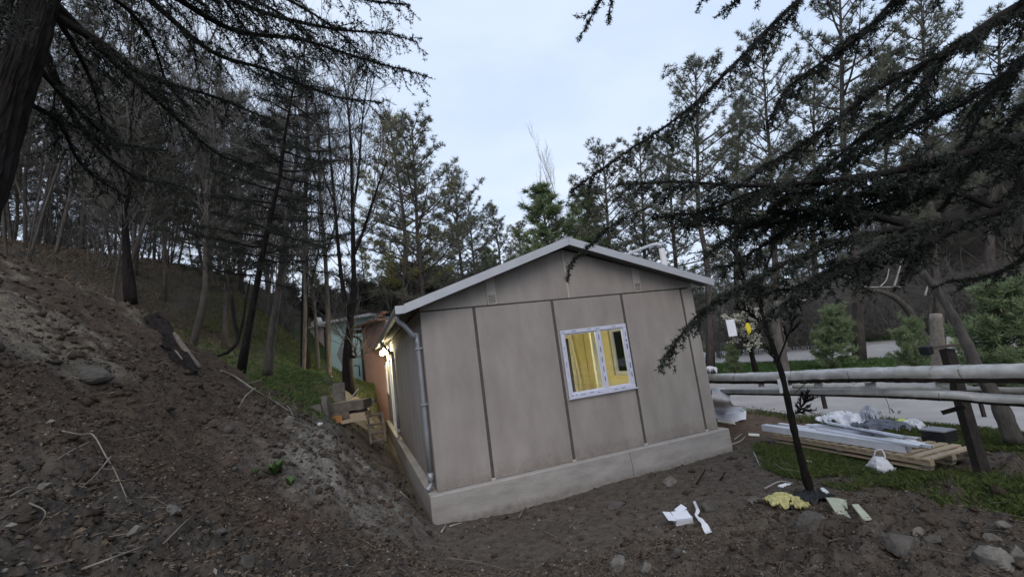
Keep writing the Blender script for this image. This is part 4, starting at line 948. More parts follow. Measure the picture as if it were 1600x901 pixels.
# ------------------------------------------------------------------ buildings behind on the left
def facing(px0, px1, py, t0, t1):
    a = at(px0, py, t0); b = at(px1, py, t1); return a, b
def block(name, label, a, b, depth, ztop, m_, zbot=0.8):
    """a walled block whose front runs from a to b"""
    a = np.array([a[0], a[1], 0]); b = np.array([b[0], b[1], 0]); d = unit(b-a); n = np.array([-d[1], d[0], 0])
    if np.dot(n, a-np.array([CAM[0], CAM[1], 0])) < 0: n = -n
    t = thing(name, label, 'building', (a[0], a[1], zbot))
    P = [a, b, b+n*depth, a+n*depth]
    V = [(p[0], p[1], z) for z in (zbot-1.5, ztop) for p in P]
    G().add(V, [(0,1,5,4),(1,2,6,5),(2,3,7,6),(3,0,4,7),(4,5,6,7),(3,2,1,0)]).make('wall', M[m_], t)
    return t, a, b, n, d
zt_ = at(505, 507, 21)[2]
t, a, b, n, d = block('turquoise_building', 'pale turquoise rendered building with a thin white roof edge behind the charred tree', at(511, 560, 21), at(592, 560, 20), 5, zt_, 'teal')
G().beam(a-n*.15+[0,0,zt_+.06]-d*.1, b-n*.15+[0,0,zt_+.06], .5, .12).make('roof_edge', M['white'], t)
G().tube([a-n*.06+d*.05+[0,0,zt_-.1], a-n*.06+d*.05+[0,0,1.6]], .07, 8).make('downpipe', M['darksteel'], t)
G().beam(a-n*.01+d*1.4+[0,0,2.9], b-n*.01+[0,0,2.95], .03, .03).make('wall_band', M['white'], t)
hr = G(); p0 = at(553, 571, 19.3); p1 = at(561, 571, 19.2); hr.tube([p0, p1, p1-[0,0,.45]], .025, 6); tag(hr.make('handrail', M['darksteel'], smooth=True), 'small black bent pipe handrail in front of the turquoise wall', 'handrail')
# sloping ramp wall beside it
A0 = at(527, 552, 19); A1 = at(535, 528, 19.6); A2 = at(541, 592, 17.5); A3 = at(541, 528, 19.2)
V = []
for p in (at(526, 553, 19.2), at(535, 529, 19.2), at(542, 529, 18.6), at(544, 590, 17.4), at(540, 582, 17.6), at(532, 566, 18.4)):
    V.append(p)
V2 = [v+np.array([.22, .10, 0]) for v in V]; k = len(V)
g = G().add(V+V2, [tuple(range(k)), tuple(range(k, 2*k))[::-1]]+[(i, i+k, (i+1) % k+k, (i+1) % k) for i in range(k)])
tag(g.make('ramp_wall', M['plinth']), 'pale sloping concrete ramp wall between the grassy bank and the charred tree', 'wall')
zt_ = at(575, 508, 17)[2]
t, a, b, n, d = block('terracotta_building', 'small terracotta coloured building with a dark gutter just left of the lit lamps', at(569, 560, 17.3), at(608, 560, 15.8), 3, zt_, 'rust')
G().tube([a-n*.25-d*.25+[0,0,zt_-.30], a-n*.14-d*.12+[0,0,zt_-.38], a-n*.08+d*.03+[0,0,zt_-.55], a-n*.08+d*.05+[0,0,1.3]], .05, 8).make('downpipe', M['darksteel'], t, smooth=True)
G().beam(a-n*.3-d*.35+[0,0,zt_-.12], a+n*3-d*.35+[0,0,zt_-.12], .16, .14).make('gutter', M['darksteel'], t)
rf = G().beam(a-n*.1-d*.3+[0,0,zt_+.03], b-n*.1+[0,0,zt_+.03], .5, .06).make('roof', M['tile'], t)
r = random.Random(2)
for i in range(16):
    p = a+d*(r.uniform(-.2, 2.2))+n*r.uniform(-.1, .6)+[0,0,zt_+.09+r.uniform(0, .22)]
    G().beam(p, p+np.array([r.uniform(-.3,.3), r.uniform(-.3,.3), r.uniform(-.05,.12)]), .18, .035).make('roof_tile', M[['tile','stonewarm','tile'][i % 3]], rf)
zt_ = at(480, 514, 24)[2]
t, a, b, n, d = block('pink_building', 'faded pink wall with a pale top edge left of the turquoise building', at(455, 540, 25), at(509, 540, 23.4), 3, zt_, 'pink')
G().beam(a-n*.1+[0,0,zt_+.05], b-n*.1+[0,0,zt_+.05], .3, .09).make('wall_coping', M['white'], t)
G().beam(b-n*.12-d*.9+[0,0,1.5], b-n*.12-d*.9+[0,0,zt_], .9, .12, up=tuple(n)).make('pale_pier', M['white'], t)
G().beam(b-n*.2-d*.6+[0,0,zt_+.1], b-n*.2-d*.1+[0,0,zt_+.35], .3, .3).make('pier_cap', M['white'], t)

# ------------------------------------------------------------------ insulated pipes and their supports
def pipe_run(name, label, P, r, m_, bands, wr=.0):
    pts = spline(P, 26); rg = np.random.default_rng(int(r*1000)+3)
    t = thing(name, label, 'pipe', P[0]); n = 18; V = []
    dd = unit(pts[-1]-pts[0]); x = unit(np.cross(dd, [0, 0, 1])); y = np.cross(x, dd)
    for i, p in enumerate(pts):
        for k in range(n):
            a = 2*math.pi*k/n; rr = r*(1+wr*(vnoise(np.array(i*.9), np.array(k*1.1)).item()) + wr*.6*vnoise(np.array(i*2.1+7), np.array(k*.5)).item())
            V.append(p+(x*math.cos(a)+y*math.sin(a))*rr)
    F = [(i*n+k, i*n+(k+1) % n, (i+1)*n+(k+1) % n, (i+1)*n+k) for i in range(len(pts)-1) for k in range(n)] + [tuple(range(n))[::-1], tuple((len(pts)-1)*n+k for k in range(n))]
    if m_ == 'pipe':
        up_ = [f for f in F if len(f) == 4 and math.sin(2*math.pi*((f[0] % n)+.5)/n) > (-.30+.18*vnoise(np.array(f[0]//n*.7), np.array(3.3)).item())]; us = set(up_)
        G().add(V, up_).make('foil_cover', M[m_], t, smooth=True); G().add(V, [f for f in F if f not in us]).make('dark_underside', M['pipe_under'], t, smooth=True)  # faces below a wavering edge get a dark brown colour instead of foil
    else: G().add(V, F).make('wrapping', M[m_], t, smooth=True)
    for f in bands:
        i = int(f*(len(pts)-2)); q = pts[i]; G().tube([q-dd*.006, q+dd*.006], r*1.02, 18).make('wrap_band', M['pipe_old'], t, smooth=True)
    return t
BPa, BPb = at(1095, 591, 9.3), at(1600, 583, 4.3)
dP = unit(BPb-BPa)
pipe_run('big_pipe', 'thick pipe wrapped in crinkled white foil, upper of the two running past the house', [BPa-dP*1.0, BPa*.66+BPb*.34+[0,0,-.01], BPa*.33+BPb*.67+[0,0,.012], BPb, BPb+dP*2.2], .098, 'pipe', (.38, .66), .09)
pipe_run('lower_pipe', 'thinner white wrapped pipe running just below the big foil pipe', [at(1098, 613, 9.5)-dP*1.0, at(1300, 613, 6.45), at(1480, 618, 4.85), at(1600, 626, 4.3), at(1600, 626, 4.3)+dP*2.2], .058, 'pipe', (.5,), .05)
q0, q1 = pl(1248, 604, 2, .72), pl(1600, 611, 2, .72); dq = unit(q1-q0)
pipe_run('old_pipe', 'weathered grey brown pipe farther behind, seen in the gap between the two white pipes', [q0-dq*.1, (q0+q1)/2, q1, q1+dq*2], .052, 'pipe_old', (.2, .45), .05)
def post(name, label, base, top, w, m_, arms=(), cat='post'):
    t = thing(name, label, cat, base); b = np.array(base)-[0, 0, .3]
    G().beam(b, top, w, w*.8, up=(0.3, 1, 0)).make('upright', M[m_], t)
    for (p, q, ww, hh, mm) in arms: G().beam(p, q, ww, hh).make('crosspiece', M[mm], t)
    return t
pb = at(1545, 770, 4.95); pt_ = at(1479, 545, 5.5)
post('pipe_post', 'dark slanting timber post carrying the white pipes beside the pallet', pb, pt_, .115, 'darksteel',
     [(at(1441, 545, 5.55), at(1500, 538, 5.35), .05, .035, 'oldwood'), (at(1474, 644, 5.3), at(1510, 634, 5.1), .07, .05, 'darksteel'), (at(1492, 612, 5.25), at(1535, 612, 5.1), .05, .03, 'darksteel')])
G().box(*(lambda c: (c[0]-.05, c[0]+.05, c[1]-.05, c[1]+.05, c[2]-.06, c[2]+.06))(at(1447, 547, 5.5)), .02).make('post_cap', M['black'], bpy.data.objects['pipe_post'])
for i, (x, y, ty, w, lb) in enumerate([(1291, 643, 597, .07, 'short dark prop standing at the road edge under the big pipe'), (1540, 658, 600, .05, 'thin dark prop under the old pipe near the right edge')]):
    p = hit(x, y)[0]; tt = np.linalg.norm(p-CAM); top = p+[0, 0, max(.5, (at(x, ty, np.dot(p-CAM, RM[:, 1]))[2]-p[2]))]; post('pipe_prop', lb, p, top, w, 'darksteel')
# wire hoop round the big pipe and the tie on the thin tree
g = G().tube(spline([at(1270, 578, 6.9), at(1266, 590, 6.85), at(1254, 603, 6.8), at(1241, 614, 6.8)], 5), .006, 5); tag(g.make('loose_wire', M['darksteel'], smooth=True), 'loose dark wire hanging off the big pipe beside the thin tree', 'wire')

# ------------------------------------------------------------------ pallet with profiles, film and cloth
PZ = .19
c0, c1, c2, c3 = pl(1207, 677, 2, PZ), pl(1452, 718, 2, PZ), pl(1487, 693, 2, PZ), pl(1262, 655, 2, PZ)
ex = unit(c1-c0); ey = np.array([-ex[1], ex[0], 0.]); LX = np.linalg.norm(c1-c0); LY = 1.0
if np.dot(ey, c2-c1) < 0: ey = -ey
LY = float(np.dot(c2-c1, ey)); LY = max(.8, min(LY, 1.3))
PO = c0
def PP(u, v, z): return PO+ex*u+ey*v+np.array([0, 0, z-PZ])
pal = thing('pallet', 'long pale pine pallet under the white profiles, its bare slats showing at the right end', 'pallet', PP(0, 0, 0))
for v in (.04, LY/2, LY-.04):
    G().beam(PP(0, v, PZ-.048), PP(LX, v, PZ-.048), .07, .06).make('stringer', M['wood'], pal)
ns = int(LX/.155)
for i in range(ns+1):
    u = .05+(LX-.1)*i/ns
    G().beam(PP(u, -.01, PZ-.008+.002*(i % 2)), PP(u+rng.uniform(-.01, .01), LY+.01, PZ-.008), .092, .02).make('slat', M['wood'], pal)
for v in (.04, LY/2, LY-.04):
    G().beam(PP(.03, v, PZ-.126), PP(LX-.03, v, PZ-.126), .09, .018).make('bottom_board', M['wood'], pal)
for u in (.06, LX/2, LX-.06):
    for v in (.04, LY/2, LY-.04): 
        p = PP(u, v, 0); G().beam([p[0], p[1], PZ-.079], [p[0], p[1], PZ-.1165], .09, .09, up=(1, 0, 0)).make('block', M['oldwood'], pal)
def prof_(i, u0, v0, u1, v1, w, h, lb, lift=0.):
    a, b = PP(u0, v0, PZ+.012+h/2+lift), PP(u1, v1, PZ+.012+h/2+lift); d = unit(b-a); x = unit(np.cross(d, [0, 0, 1])); 
    g = G(); prof = [(-w/2, -h/2), (-w/2, h/2), (w/2, h/2), (w/2, -h/2), (w/2-.006, -h/2), (w/2-.006, h/2-.006), (-w/2+.006, h/2-.006), (-w/2+.006, -h/2)]
    V = [e+x*p+np.array([0, 0, q]) for e in (a, b) for p, q in prof]; n = 8
    g.add(V, [(k, (k+1) % n, (k+1) % n+n, k+n) for k in range(n)]+[(0,1,6,7),(1,2,5,6),(2,3,4,5),(15,14,9,8),(14,13,10,9),(13,12,11,10)])
    tag(g.make('metal_profile', M['profile']), lb, 'profile', 'white profiles lying on the pallet')
prof_(0, -.25, .09, LX-.30, .13, .12, .10, 'nearest white profile, the widest, along the front edge of the pallet')
prof_(1, -.10, .26, LX-.45, .27, .10, .06, 'second white profile from the pallet front')
prof_(2, .0, .40, LX-.7, .38, .08, .05, 'third white profile, in the middle of the pallet')
prof_(3, .25, .53, LX-.25, .47, .05, .04, 'thin white profile crossing towards the pallet right end')
prof_(4, .1, .66, LX-.8, .68, .09, .05, 'fifth white profile, under the plastic film')
prof_(6, -.35, .52, LX-1.1, .60, .07, .04, 'long white profile sticking out farthest at the left end')
prof_(7, .7, .20, LX-.12, .06, .045, .03, 'white profile laid slantwise at the right front corner', .10)
prof_(8, .1, .80, LX-.6, .78, .10, .03, 'flat white strip along the back edge of the pallet')
prof_(5, .55, .62, LX-.5, .36, .04, .03, 'narrow white profile lying slantwise on top of the others', .115)
def crumple(name, c, ex_, ey_, w, h, amp, m_, label, cat, seed, drape=0., n=30, fold=2.6, th=.004, kind=None):
    rg = np.random.default_rng(seed); o1, o2 = rg.uniform(0, 50, 2); V = []
    for s in (0, 1):
        for i in range(n+1):
            for j in range(n+1):
                u, v = i/n*2-1, j/n*2-1; e = 1+.16*vnoise(np.array(math.atan2(v, u)*2.2+o1), np.array(o2)).item()
                z = (1-abs(fbm(u*fold+o1, v*fold+o2, 1, 3).item()))*amp + drape*max(0, 1-u*u)*max(0, 1-v*v)
                V.append(np.array(c)+ex_*u*w/2*e+ey_*v*h/2*e+np.array([0, 0, z-s*th]))
    m1 = (n+1)**2; F = []
    for i in range(n):
        for j in range(n):
            a = i*(n+1)+j; F += [(a, a+n+1, a+n+2, a+1), (a+m1, a+1+m1, a+n+2+m1, a+n+1+m1)]
    for i in range(n):
        F += [(i, i+1, i+1+m1, i+m1), (n*(n+1)+i+1, n*(n+1)+i, n*(n+1)+i+m1, n*(n+1)+i+1+m1), ((i+1)*(n+1), i*(n+1), i*(n+1)+m1, (i+1)*(n+1)+m1), (i*(n+1)+n, (i+1)*(n+1)+n, (i+1)*(n+1)+n+m1, i*(n+1)+n+m1)]
    return tag(G().add(V, F).make(name, M[m_], smooth=True), label, cat)
X_, Y_ = np.array([1., 0, 0]), np.array([0, 1., 0])
crumple('plastic_film', PP(LX*.30, .86, PZ+.05), ex, ey, .75, .42, .16, 'plastic', 'heap of white crumpled plastic film at the back of the pallet', 'plastic film', 3, .10)
crumple('plastic_film', PP(LX*.42, .98, PZ+.10), ex, ey, .22, .22, .22, 'bag', 'clear standing roll of film behind the white heap', 'plastic film', 8, .10)
crumple('grey_tarpaulin', PP(LX*.56, .70, PZ+.10), ex, ey, .62, .42, .12, 'greycloth', 'dark grey crumpled cloth on the middle of the pallet', 'cloth', 5, .05)
crumple('lime_bag', PP(LX*.61, 1.0, PZ+.12), ex, ey, .16, .14, .08, 'lime', 'small lime green plastic bag behind the grey cloth', 'bag', 6, .05)
crumple('white_bag', PP(LX*.68, .96, PZ+.08), ex, ey, .24, .2, .12, 'plastic', 'small white bag beside the lime green one', 'bag', 7, .07)
crumple('pink_sheet', PP(LX*.74, .42, PZ+.03), ex, ey, .5, .35, .03, 'plastic', 'flat pale sheet over the bare pallet slats', 'sheet', 9, .01)
bp = PP(LX*.80, .98, PZ+.06); G_ = G()
t = thing('black_box', 'low black box with a grey lid beside the white bag', 'box', bp-[0,0,.06])
G().beam(bp-ex*.14, bp+ex*.14, .24, .14).make('box_body', M['black'], t); G().beam(bp-ex*.145+[0,0,.079], bp+ex*.145+[0,0,.079], .25, .016).make('lid', M['zinc'], t)
# white carrier bag hanging from the pallet front
hb = PP(LX*.77, -.07, PZ-.05); V = []; F = []; n, k_ = 14, 12
rg = np.random.default_rng(12)
for i in range(k_+1):
    f = i/k_; z = .02-.27*f; wd = (.05+.13*math.sin(min(f*1.25, 1)*math.pi*.5))*(1-.35*max(0, f-.75)/.25); dp = .03+.07*math.sin(f*math.pi)
    for j in range(n):
        a = 2*math.pi*j/n; r_ = 1+.22*vnoise(np.array(i*.7), np.array(j*1.3)).item()
        V.append(hb+ex*math.cos(a)*wd*r_+ey*math.sin(a)*dp*r_*-1-ey*.03+np.array([0, 0, z+.02*rg.normal()*(i > 2)]))
F = [(i*n+j, i*n+(j+1) % n, (i+1)*n+(j+1) % n, (i+1)*n+j) for i in range(k_) for j in range(n)]+[tuple(k_*n+j for j in range(n))]
t = thing('carrier_bag', 'translucent white carrier bag hanging from the front edge of the pallet', 'bag', hb)
G().add(V, F).make('bag_body', M['plastic'], t)
for s in (-1, 1): G().tube(spline([hb+ex*.07*s+[0,0,.0], hb+ex*.05*s+ey*.02+[0,0,.07], hb+ex*.0*s+ey*.05+[0,0,.085]], 4), .010, 5).make('bag_handle', M['plastic'], t)

# ------------------------------------------------------------------ rubbish and odd things on the ground
def on(px, py, dz=0.): p = hit(px, py)[0]; return p+[0, 0, dz]
c = on(1066, 815, -.015); t = thing('white_carton', 'open white cardboard carton lying on the dirt in front of the plinth', 'carton', c, rz=0)
ang = -.35; e1 = np.array([math.cos(ang), math.sin(ang), .0]); e2 = np.array([-math.sin(ang), math.cos(ang), 0]); up = unit(np.array([-.1, -.25, 1.])); s_ = .10
for nm, a, b, w, h in (('carton_panel', c+e1*-.09+up*.085, c+e1*.09+up*.085, .17, .005), ('carton_panel', c+e1*-.09-e2*.083+up*.04, c+e1*.09-e2*.083+up*.04, .005, .085), ('carton_panel', c+e1*-.092-e2*.08+up*.04, c+e1*-.092+e2*.08+up*.04, .005, .085), ('carton_panel', c+e1*.092-e2*.08+up*.04, c+e1*.092+e2*.08+up*.04, .005, .085)):
    G().beam(a, b, w, h, up=tuple(up)).make(nm, M['profile'], t)
G().beam(c-e1*.092+up*.087+[-.09,.02,.02], c-e1*.095+up*.087, .16, .004, up=tuple(up)).make('carton_flap', M['profile'], t)
G().beam(c+e2*.088+up*.1+e1*-.02, c+e2*.13+up*.14+e1*.08, .09, .004, up=tuple(up)).make('carton_flap', M['profile'], t)
q = [on(1086, 790, .05), on(1092, 806, .07), on(1090, 815, .06), on(1100, 825, .05), on(1108, 837, .03)]
V = []; pts = spline(q, 5)
for i, p in enumerate(pts):
    w = [.022, .03, .018, .034, .05][min(4, int(i/len(pts)*5))]; V += [p+X_*w*.9+Y_*w*.3, p-X_*w*.9, p-X_*w*.8-[0,0,.012], p+X_*w*.9-[0,0,.012]]
F = [(i*4+k, i*4+(k+1) % 4, i*4+4+(k+1) % 4, i*4+4+k) for i in range(len(pts)-1) for k in range(4)]+[(0,1,2,3)]
tag(G().add(V, F).make('plastic_strip', M['plastic']), 'knotted white plastic strip lying beside the white carton', 'plastic strip')
crumple('yellow_rag', on(1222, 792, .03), X_, Y_, .34, .24, .08, 'yellowrag', 'crumpled pale yellow rag at the foot of the thin tree', 'rag', 21, .05)
crumple('yellow_scrap', on(1252, 796, .02), X_, Y_, .15, .14, .06, 'yellowrag', 'smaller dull yellow scrap right of the yellow rag', 'rag', 22, .03)
crumple('black_film', on(1250, 784, -.01), X_, Y_, .62, .30, .07, 'black', 'torn black plastic heaped round the base of the thin tree', 'plastic film', 23, .02, fold=5)
crumple('white_scrap', on(1228, 772, .09), X_, Y_, .16, .06, .02, 'plastic', 'small white scrap on the black plastic', 'scrap', 24)
crumple('grey_scrap', on(1178, 786, .02), X_, Y_, .16, .10, .04, 'stonewarm', 'grey crumpled scrap left of the yellow rag', 'scrap', 25)
def slabthing(name, pxs, dz, th, m_, lb, cat):
    V = [on(x, y, dz) for x, y in pxs]; k = len(V); z = np.mean([v[2] for v in V]); V = [np.array([v[0], v[1], v[2]*.6+z*.4]) for v in V]; V2 = [v-np.array([0, 0, th]) for v in V]
    return tag(G().add(V+V2, [tuple(range(k))[::-1], tuple(range(k, 2*k))]+[(i, (i+1) % k, (i+1) % k+k, i+k) for i in range(k)]).make(name, M[m_]), lb, cat)
slabthing('broken_board', [(1294,793),(1310,789),(1325,793),(1326,799),(1318,800),(1330,811),(1313,813)], .05, .02, 'palebd', 'pale broken board piece lying at the edge of the grass', 'board')
slabthing('thin_board', [(1335,805),(1345,803),(1362,812),(1350,815)], .04, .015, 'palebd', 'thin pale broken strip right of the pale broken board', 'board')
slabthing('board_scrap', [(1260,714),(1268,720),(1270,728),(1262,727)], .05, .015, 'palebd', 'pale triangular board scrap behind the thin tree', 'board')
slabthing('white_scrap', [(1281,767),(1288,766),(1296,772),(1290,774)], .03, .02, 'plastic', 'small white scrap in the grass right of the thin tree', 'scrap')
slabthing('white_lath', [(1121,656),(1148,661),(1150,665),(1122,661)], .03, .02, 'cream', 'short white lath on the dirt by the house corner', 'lath')
slabthing('white_lath', [(1170,679),(1187,680),(1187,683),(1170,682)], .03, .02, 'cream', 'tiny pale lath right of the plinth corner', 'lath')
# the white sheet leaning off the big pipe behind the house corner
def sheet(name, rows, th, m_, lb, cat):
    n = len(rows[0]); R = [spline(r_, 5) for r_ in rows]; R = np.array(R); R = np.array([spline(R[:, j], 5) for j in range(R.shape[1])]); a, b = R.shape[:2]
    rgx = np.random.default_rng(3); R = R + .012*np.array([[vnoise(np.array(i*.6), np.array(j*.5)).item() for j in range(b)] for i in range(a)])[..., None]*np.array([1, 1, 1])
    V = list(R.reshape(-1, 3))+list((R-np.array([.003, .004, th])).reshape(-1, 3)); m1 = a*b; F = []
    for i in range(a-1):
        for j in range(b-1):
            q = i*b+j; F += [(q, q+1, q+b+1, q+b), (q+m1, q+b+m1, q+b+1+m1, q+1+m1)]
    return tag(G().add(V, F).make(name, M[m_], smooth=True), lb, cat)
sheet('white_sheet', [[at(1112, 606, 9.0), at(1128, 606, 8.9), at(1140, 610, 8.8)], [at(1114, 628, 8.9), at(1130, 630, 8.7), at(1144, 630, 8.7)], [on(1117, 648, .10), on(1140, 650, .12), on(1166, 643, .10)], [on(1120, 655, .03), on(1143, 661, .03), on(1166, 657, .03)]], .004, 'plastic', 'white foam sheet sagging from the pipes to the ground by the house corner', 'sheet')
crumple('wrap_end', at(1110, 582, 8.9), X_, Y_, .20, .20, .10, 'plastic', 'loose white wrapping on the big pipe where it meets the house', 'plastic film', 31, .04)
slabt = at(1224, 602, 5.75)
G_ = G().beam(slabt+[0,0,.09], slabt-[0,0,.09], .13, .006, up=(.3, 1, 0)); tag(G_.make('pipe_tag', M['plastic']), 'white film flap wrapped on the pipes behind the thin tree', 'film')
# signs hanging in the blossom tree
s1 = at(1143, 512, 17.0); t = tag(G().beam(s1+[0,0,.32], s1-[0,0,.32], .30, .02, up=(.6, .8, 0)).make('white_notice', M['plastic']), 'white notice sheet hanging in the blossom tree', 'notice')
s1 = at(1170, 514, 17.2); V = [s1+np.array([math.cos(a)*.13*(1-.35*(math.sin(a) < 0)), 0, math.sin(a)*.26]) for a in np.linspace(0, 2*math.pi, 10)[:-1]]; V2 = [v+np.array([.0, .03, 0]) for v in V]; k = len(V)
tag(G().add(V+V2, [tuple(range(k)), tuple(range(k, 2*k))[::-1]]+[(i, i+k, (i+1) % k+k, (i+1) % k) for i in range(k)]).make('yellow_marker', M['signyellow']), 'narrow yellow marker plate on the dark trunk of the blossom tree', 'marker')
# debris left of the house
def boxat(name, px0, py0, px1, py1, t, dep, m_, lb=None, cat=None, par=None, tilt=0.):
    a = at(px0, py0, t); b = at(px1, py1, t); w = abs((b-a) @ RM[:, 0]); hgt = abs((b-a) @ RM[:, 2]); c = (a+b)/2; f = unit(np.array([RM[0, 1], RM[1, 1], 0])); r_ = unit(np.array([RM[0, 0], RM[1, 0], 0]))
    p0 = c-r_*w/2+f*0; p1 = c+r_*w/2+[0, 0, tilt]
    o = G().beam(p0+f*dep/2, p1+f*dep/2, dep, hgt).make(name, M[m_], par)
    if lb: tag(o, lb, cat)
    return o
cr_ = thing('wooden_crate', 'low brown crate with an orange lower board left of the house', 'crate', on(535, 668))
boxat('crate_board', 512, 628, 568, 642, 9.0, .5, 'oldwood', par=cr_); boxat('crate_board', 513, 643, 545, 655, 8.98, .5, 'oldwood', par=cr_); boxat('crate_board', 512, 650, 534, 661, 8.95, .45, 'rustwood', par=cr_)
boxat('crate_board', 546, 645, 570, 654, 8.97, .4, 'wood', par=cr_)
boxat('grey_board', 484, 634, 503, 666, 8.7, .03, 'stonewarm', 'grey upright board leaning left of the brown crate', 'board', tilt=.03)
boxat('pale_block', 503, 620, 512, 668, 8.8, .12, 'stonewarm', 'pale upright block between the grey board and the brown crate', 'block')
boxat('grey_sheet', 520, 598, 538, 626, 10.2, .05, 'stonewarm', 'blurred pale board standing behind the brown crate', 'board')
for i, (x0, y0, x1, y1, t_, lb) in enumerate([(533, 655, 572, 660, 8.7, 'pale plank lying lowest beside the brown crate'), (540, 643, 570, 648, 9.1, 'grey plank resting above the lowest plank'), (545, 628, 585, 634, 9.6, 'long grey rounded plank behind the crate pile')]):
    boxat('plank', x0, y0, x1, y1, t_, .18, ['wood', 'oldwood', 'stonewarm'][i], lb, 'plank', tilt=.03)
la = thing('step_frame', 'rough timber frame of three steps in the trench by the house wall', 'frame', on(590, 690))
for (x0, y0, x1, y1, nm) in ((575, 650, 580, 694, 'side_rail'), (597, 644, 603, 690, 'side_rail'), (575, 650, 597, 645, 'rung'), (577, 664, 599, 660, 'rung'), (578, 677, 602, 674, 'rung'), (580, 690, 604, 686, 'rung')):
    G().beam(at(x0, y0, 9.2-(y0-645)*.012), at(x1, y1, 9.2-(y1-645)*.012), .04, .05, up=(0, 1, .3)).make(nm, M['oldwood'], la)
g = G().tube([at(548, 622, 9.3), at(561, 606, 9.4)], .015, 6); tag(g.make('tool_handle', M['deadwhite']), 'pale tool handle leaning against the charred tree base', 'handle')
# stones, one by one
def stone(px, py, w, h, m_, lb, seed, flat=.6, name='stone'):
    """an angular rock: a sphere cut by random planes, then weathered"""
    rg = np.random.default_rng(seed); p = on(px, py); t_ = np.dot(p-CAM, RM[:, 1]); r0 = w/FPX*t_/2; hh = h/FPX*t_/2; n, k = 15, 24; V = []; o1 = rg.uniform(0, 90)
    N_ = rg.normal(size=(15, 3)); N_ /= np.linalg.norm(N_, axis=1, keepdims=True); D_ = rg.uniform(.55, .95, 15)
    for i in range(n):
        th = math.pi*i/(n-1)
        for j in range(k):
            a = 2*math.pi*j/k; q = np.array([math.sin(th)*math.cos(a), math.sin(th)*math.sin(a), -math.cos(th)]); c = N_ @ q
            s = min(1.15, np.min(np.where(c > .05, D_/np.maximum(c, .05), 9)))*(1+.06*fbm(q[0]*4+o1+q[2]*2, q[1]*4-q[2]*3, 1, 3).item()); q = q*s*1.2
            V.append(p+[q[0]*r0, q[1]*r0*.85, q[2]*hh*1.15+hh*.1])
    F = [(i*k+j, i*k+(j+1) % k, (i+1)*k+(j+1) % k, (i+1)*k+j) for i in range(n-1) for j in range(k)]
    return tag(G().add(V, F).make(name, M[m_], smooth=False), lb, 'stone')
for i, a in enumerate([(1405,862,52,34,'stone','rounded dark boulder half buried in the bank at the lower right'), (1562,884,52,32,'stonewarm','pale flat boulder in the lower right corner'), (968,892,28,28,'stonewarm','pale upright stone at the bottom edge left of the carton'),
    (1045,757,24,16,'stonewarm','pale jagged stone on the dirt left of the thin tree'), (1265,828,46,36,'stone','dark angular slab of rock below the yellow rag'), (1437,836,22,10,'stonewarm','flat pale stone on top of the bank'), (1568,822,18,10,'stonewarm','small pale stone near the right edge of the bank'),
    (1596,875,20,22,'stonewarm','pale stone cut by the right picture edge'), (1012,893,18,14,'stonewarm','small pale stone right of the upright stone'), (893,796,12,8,'stonewarm','tiny pale stone in the yard dirt'), (962,792,26,8,'stone','low grey rock between two twigs in the yard'),
    (1060,870,18,14,'stone','small dark rock below the carton'), (1105,797,22,20,'stone','dark rock behind the plastic strip'), (1550,845,24,10,'stonewarm','long flat stone on the bank near the right edge'), (1460,848,20,9,'stone','small dark stone right of the rounded boulder'),
    (148,592,44,24,'stone','broad pale earth lump high on the dug bank'), (452,655,16,10,'stonewarm','pale stone on the gravel heap under the root'), (268,805,18,14,'stonewarm','light stone in the dark soil at the lower left'), (385,885,22,26,'stone','flat stone at the bottom of the dark slope'),
    (78,662,12,7,'stonewarm','small light stone on the left slope'), (70,770,16,10,'stonewarm','pair sized pale stone at the left of the slope'), (210,838,16,12,'stonewarm','pale stone near the bottom stick'), (345,832,20,9,'stone','flat grey stone below the weed'),
    (505,627,14,10,'stonewarm','pale stone left of the leaning board'), (500,665,8,6,'plastic','small white stone beside the pale block'), (570,735,14,8,'stonewarm','pale stone on the gravel by the trench'), (1385,690,10,6,'stonewarm','small stone hidden under the pallet')]):
    stone(*a, seed=300+i)
# sticks and roots, one by one
def stick(P, w, lb, m_='stick', name='stick', forks=()):
    pts = spline([on(x, y, dz) for x, y, dz in P], 5); t = thing(name, lb, name, pts[0]) if forks else None
    g = G().tube(pts, list(np.linspace(w, w*.45, len(pts))), 6)
    if not forks: return tag(g.make(name, M[m_], smooth=True), lb, name)
    g.make('stem', M[m_], t, smooth=True)
    for f in forks: q = spline([on(x, y, dz) for x, y, dz in f], 4); G().tube(q, list(np.linspace(w*.7, w*.3, len(q))), 5).make('fork', M[m_], t, smooth=True)
stick([(96,694,.03),(125,700,.06),(145,706,.06),(165,727,.05),(178,750,.04),(198,788,.02)], .0065, 'forked pale dry branch lying on the dark slope at the left', 'paleroot', 'stick', [[(140,704,.06),(110,716,.04),(86,728,.02)], [(173,738,.05),(150,752,.04),(127,768,.02)]])
stick([(128,902,.02),(170,885,.02),(225,866,.02)], .006, 'thick pale stick at the bottom edge of the slope', 'paleroot')
stick([(15,790,.03),(45,793,.04),(75,796,.02)], .004, 'thin pale stick at the far left of the slope')
stick([(345,582,.03),(370,596,.06),(395,615,.08),(430,635,.06),(452,645,.03)], .022, 'long bare root snaking down the crest of the bank', 'paleroot', 'root', [[(430,635,.06),(450,640,.05),(458,650,.0)], [(400,612,.06),(385,622,.04),(372,640,.02)]])
stick([(385,606,.02),(405,598,.03),(408,594,.05)], .012, 'short pale stick crossing behind the snaking root')
stick([(420,615,.02),(425,628,.03),(438,640,.01)], .010, 'curved root end under the snaking root')
stick([(268,545,.02),(285,575,.10),(298,600,.16),(316,560,.05)][0:2], .02, 'short broken stick on top of the bank')
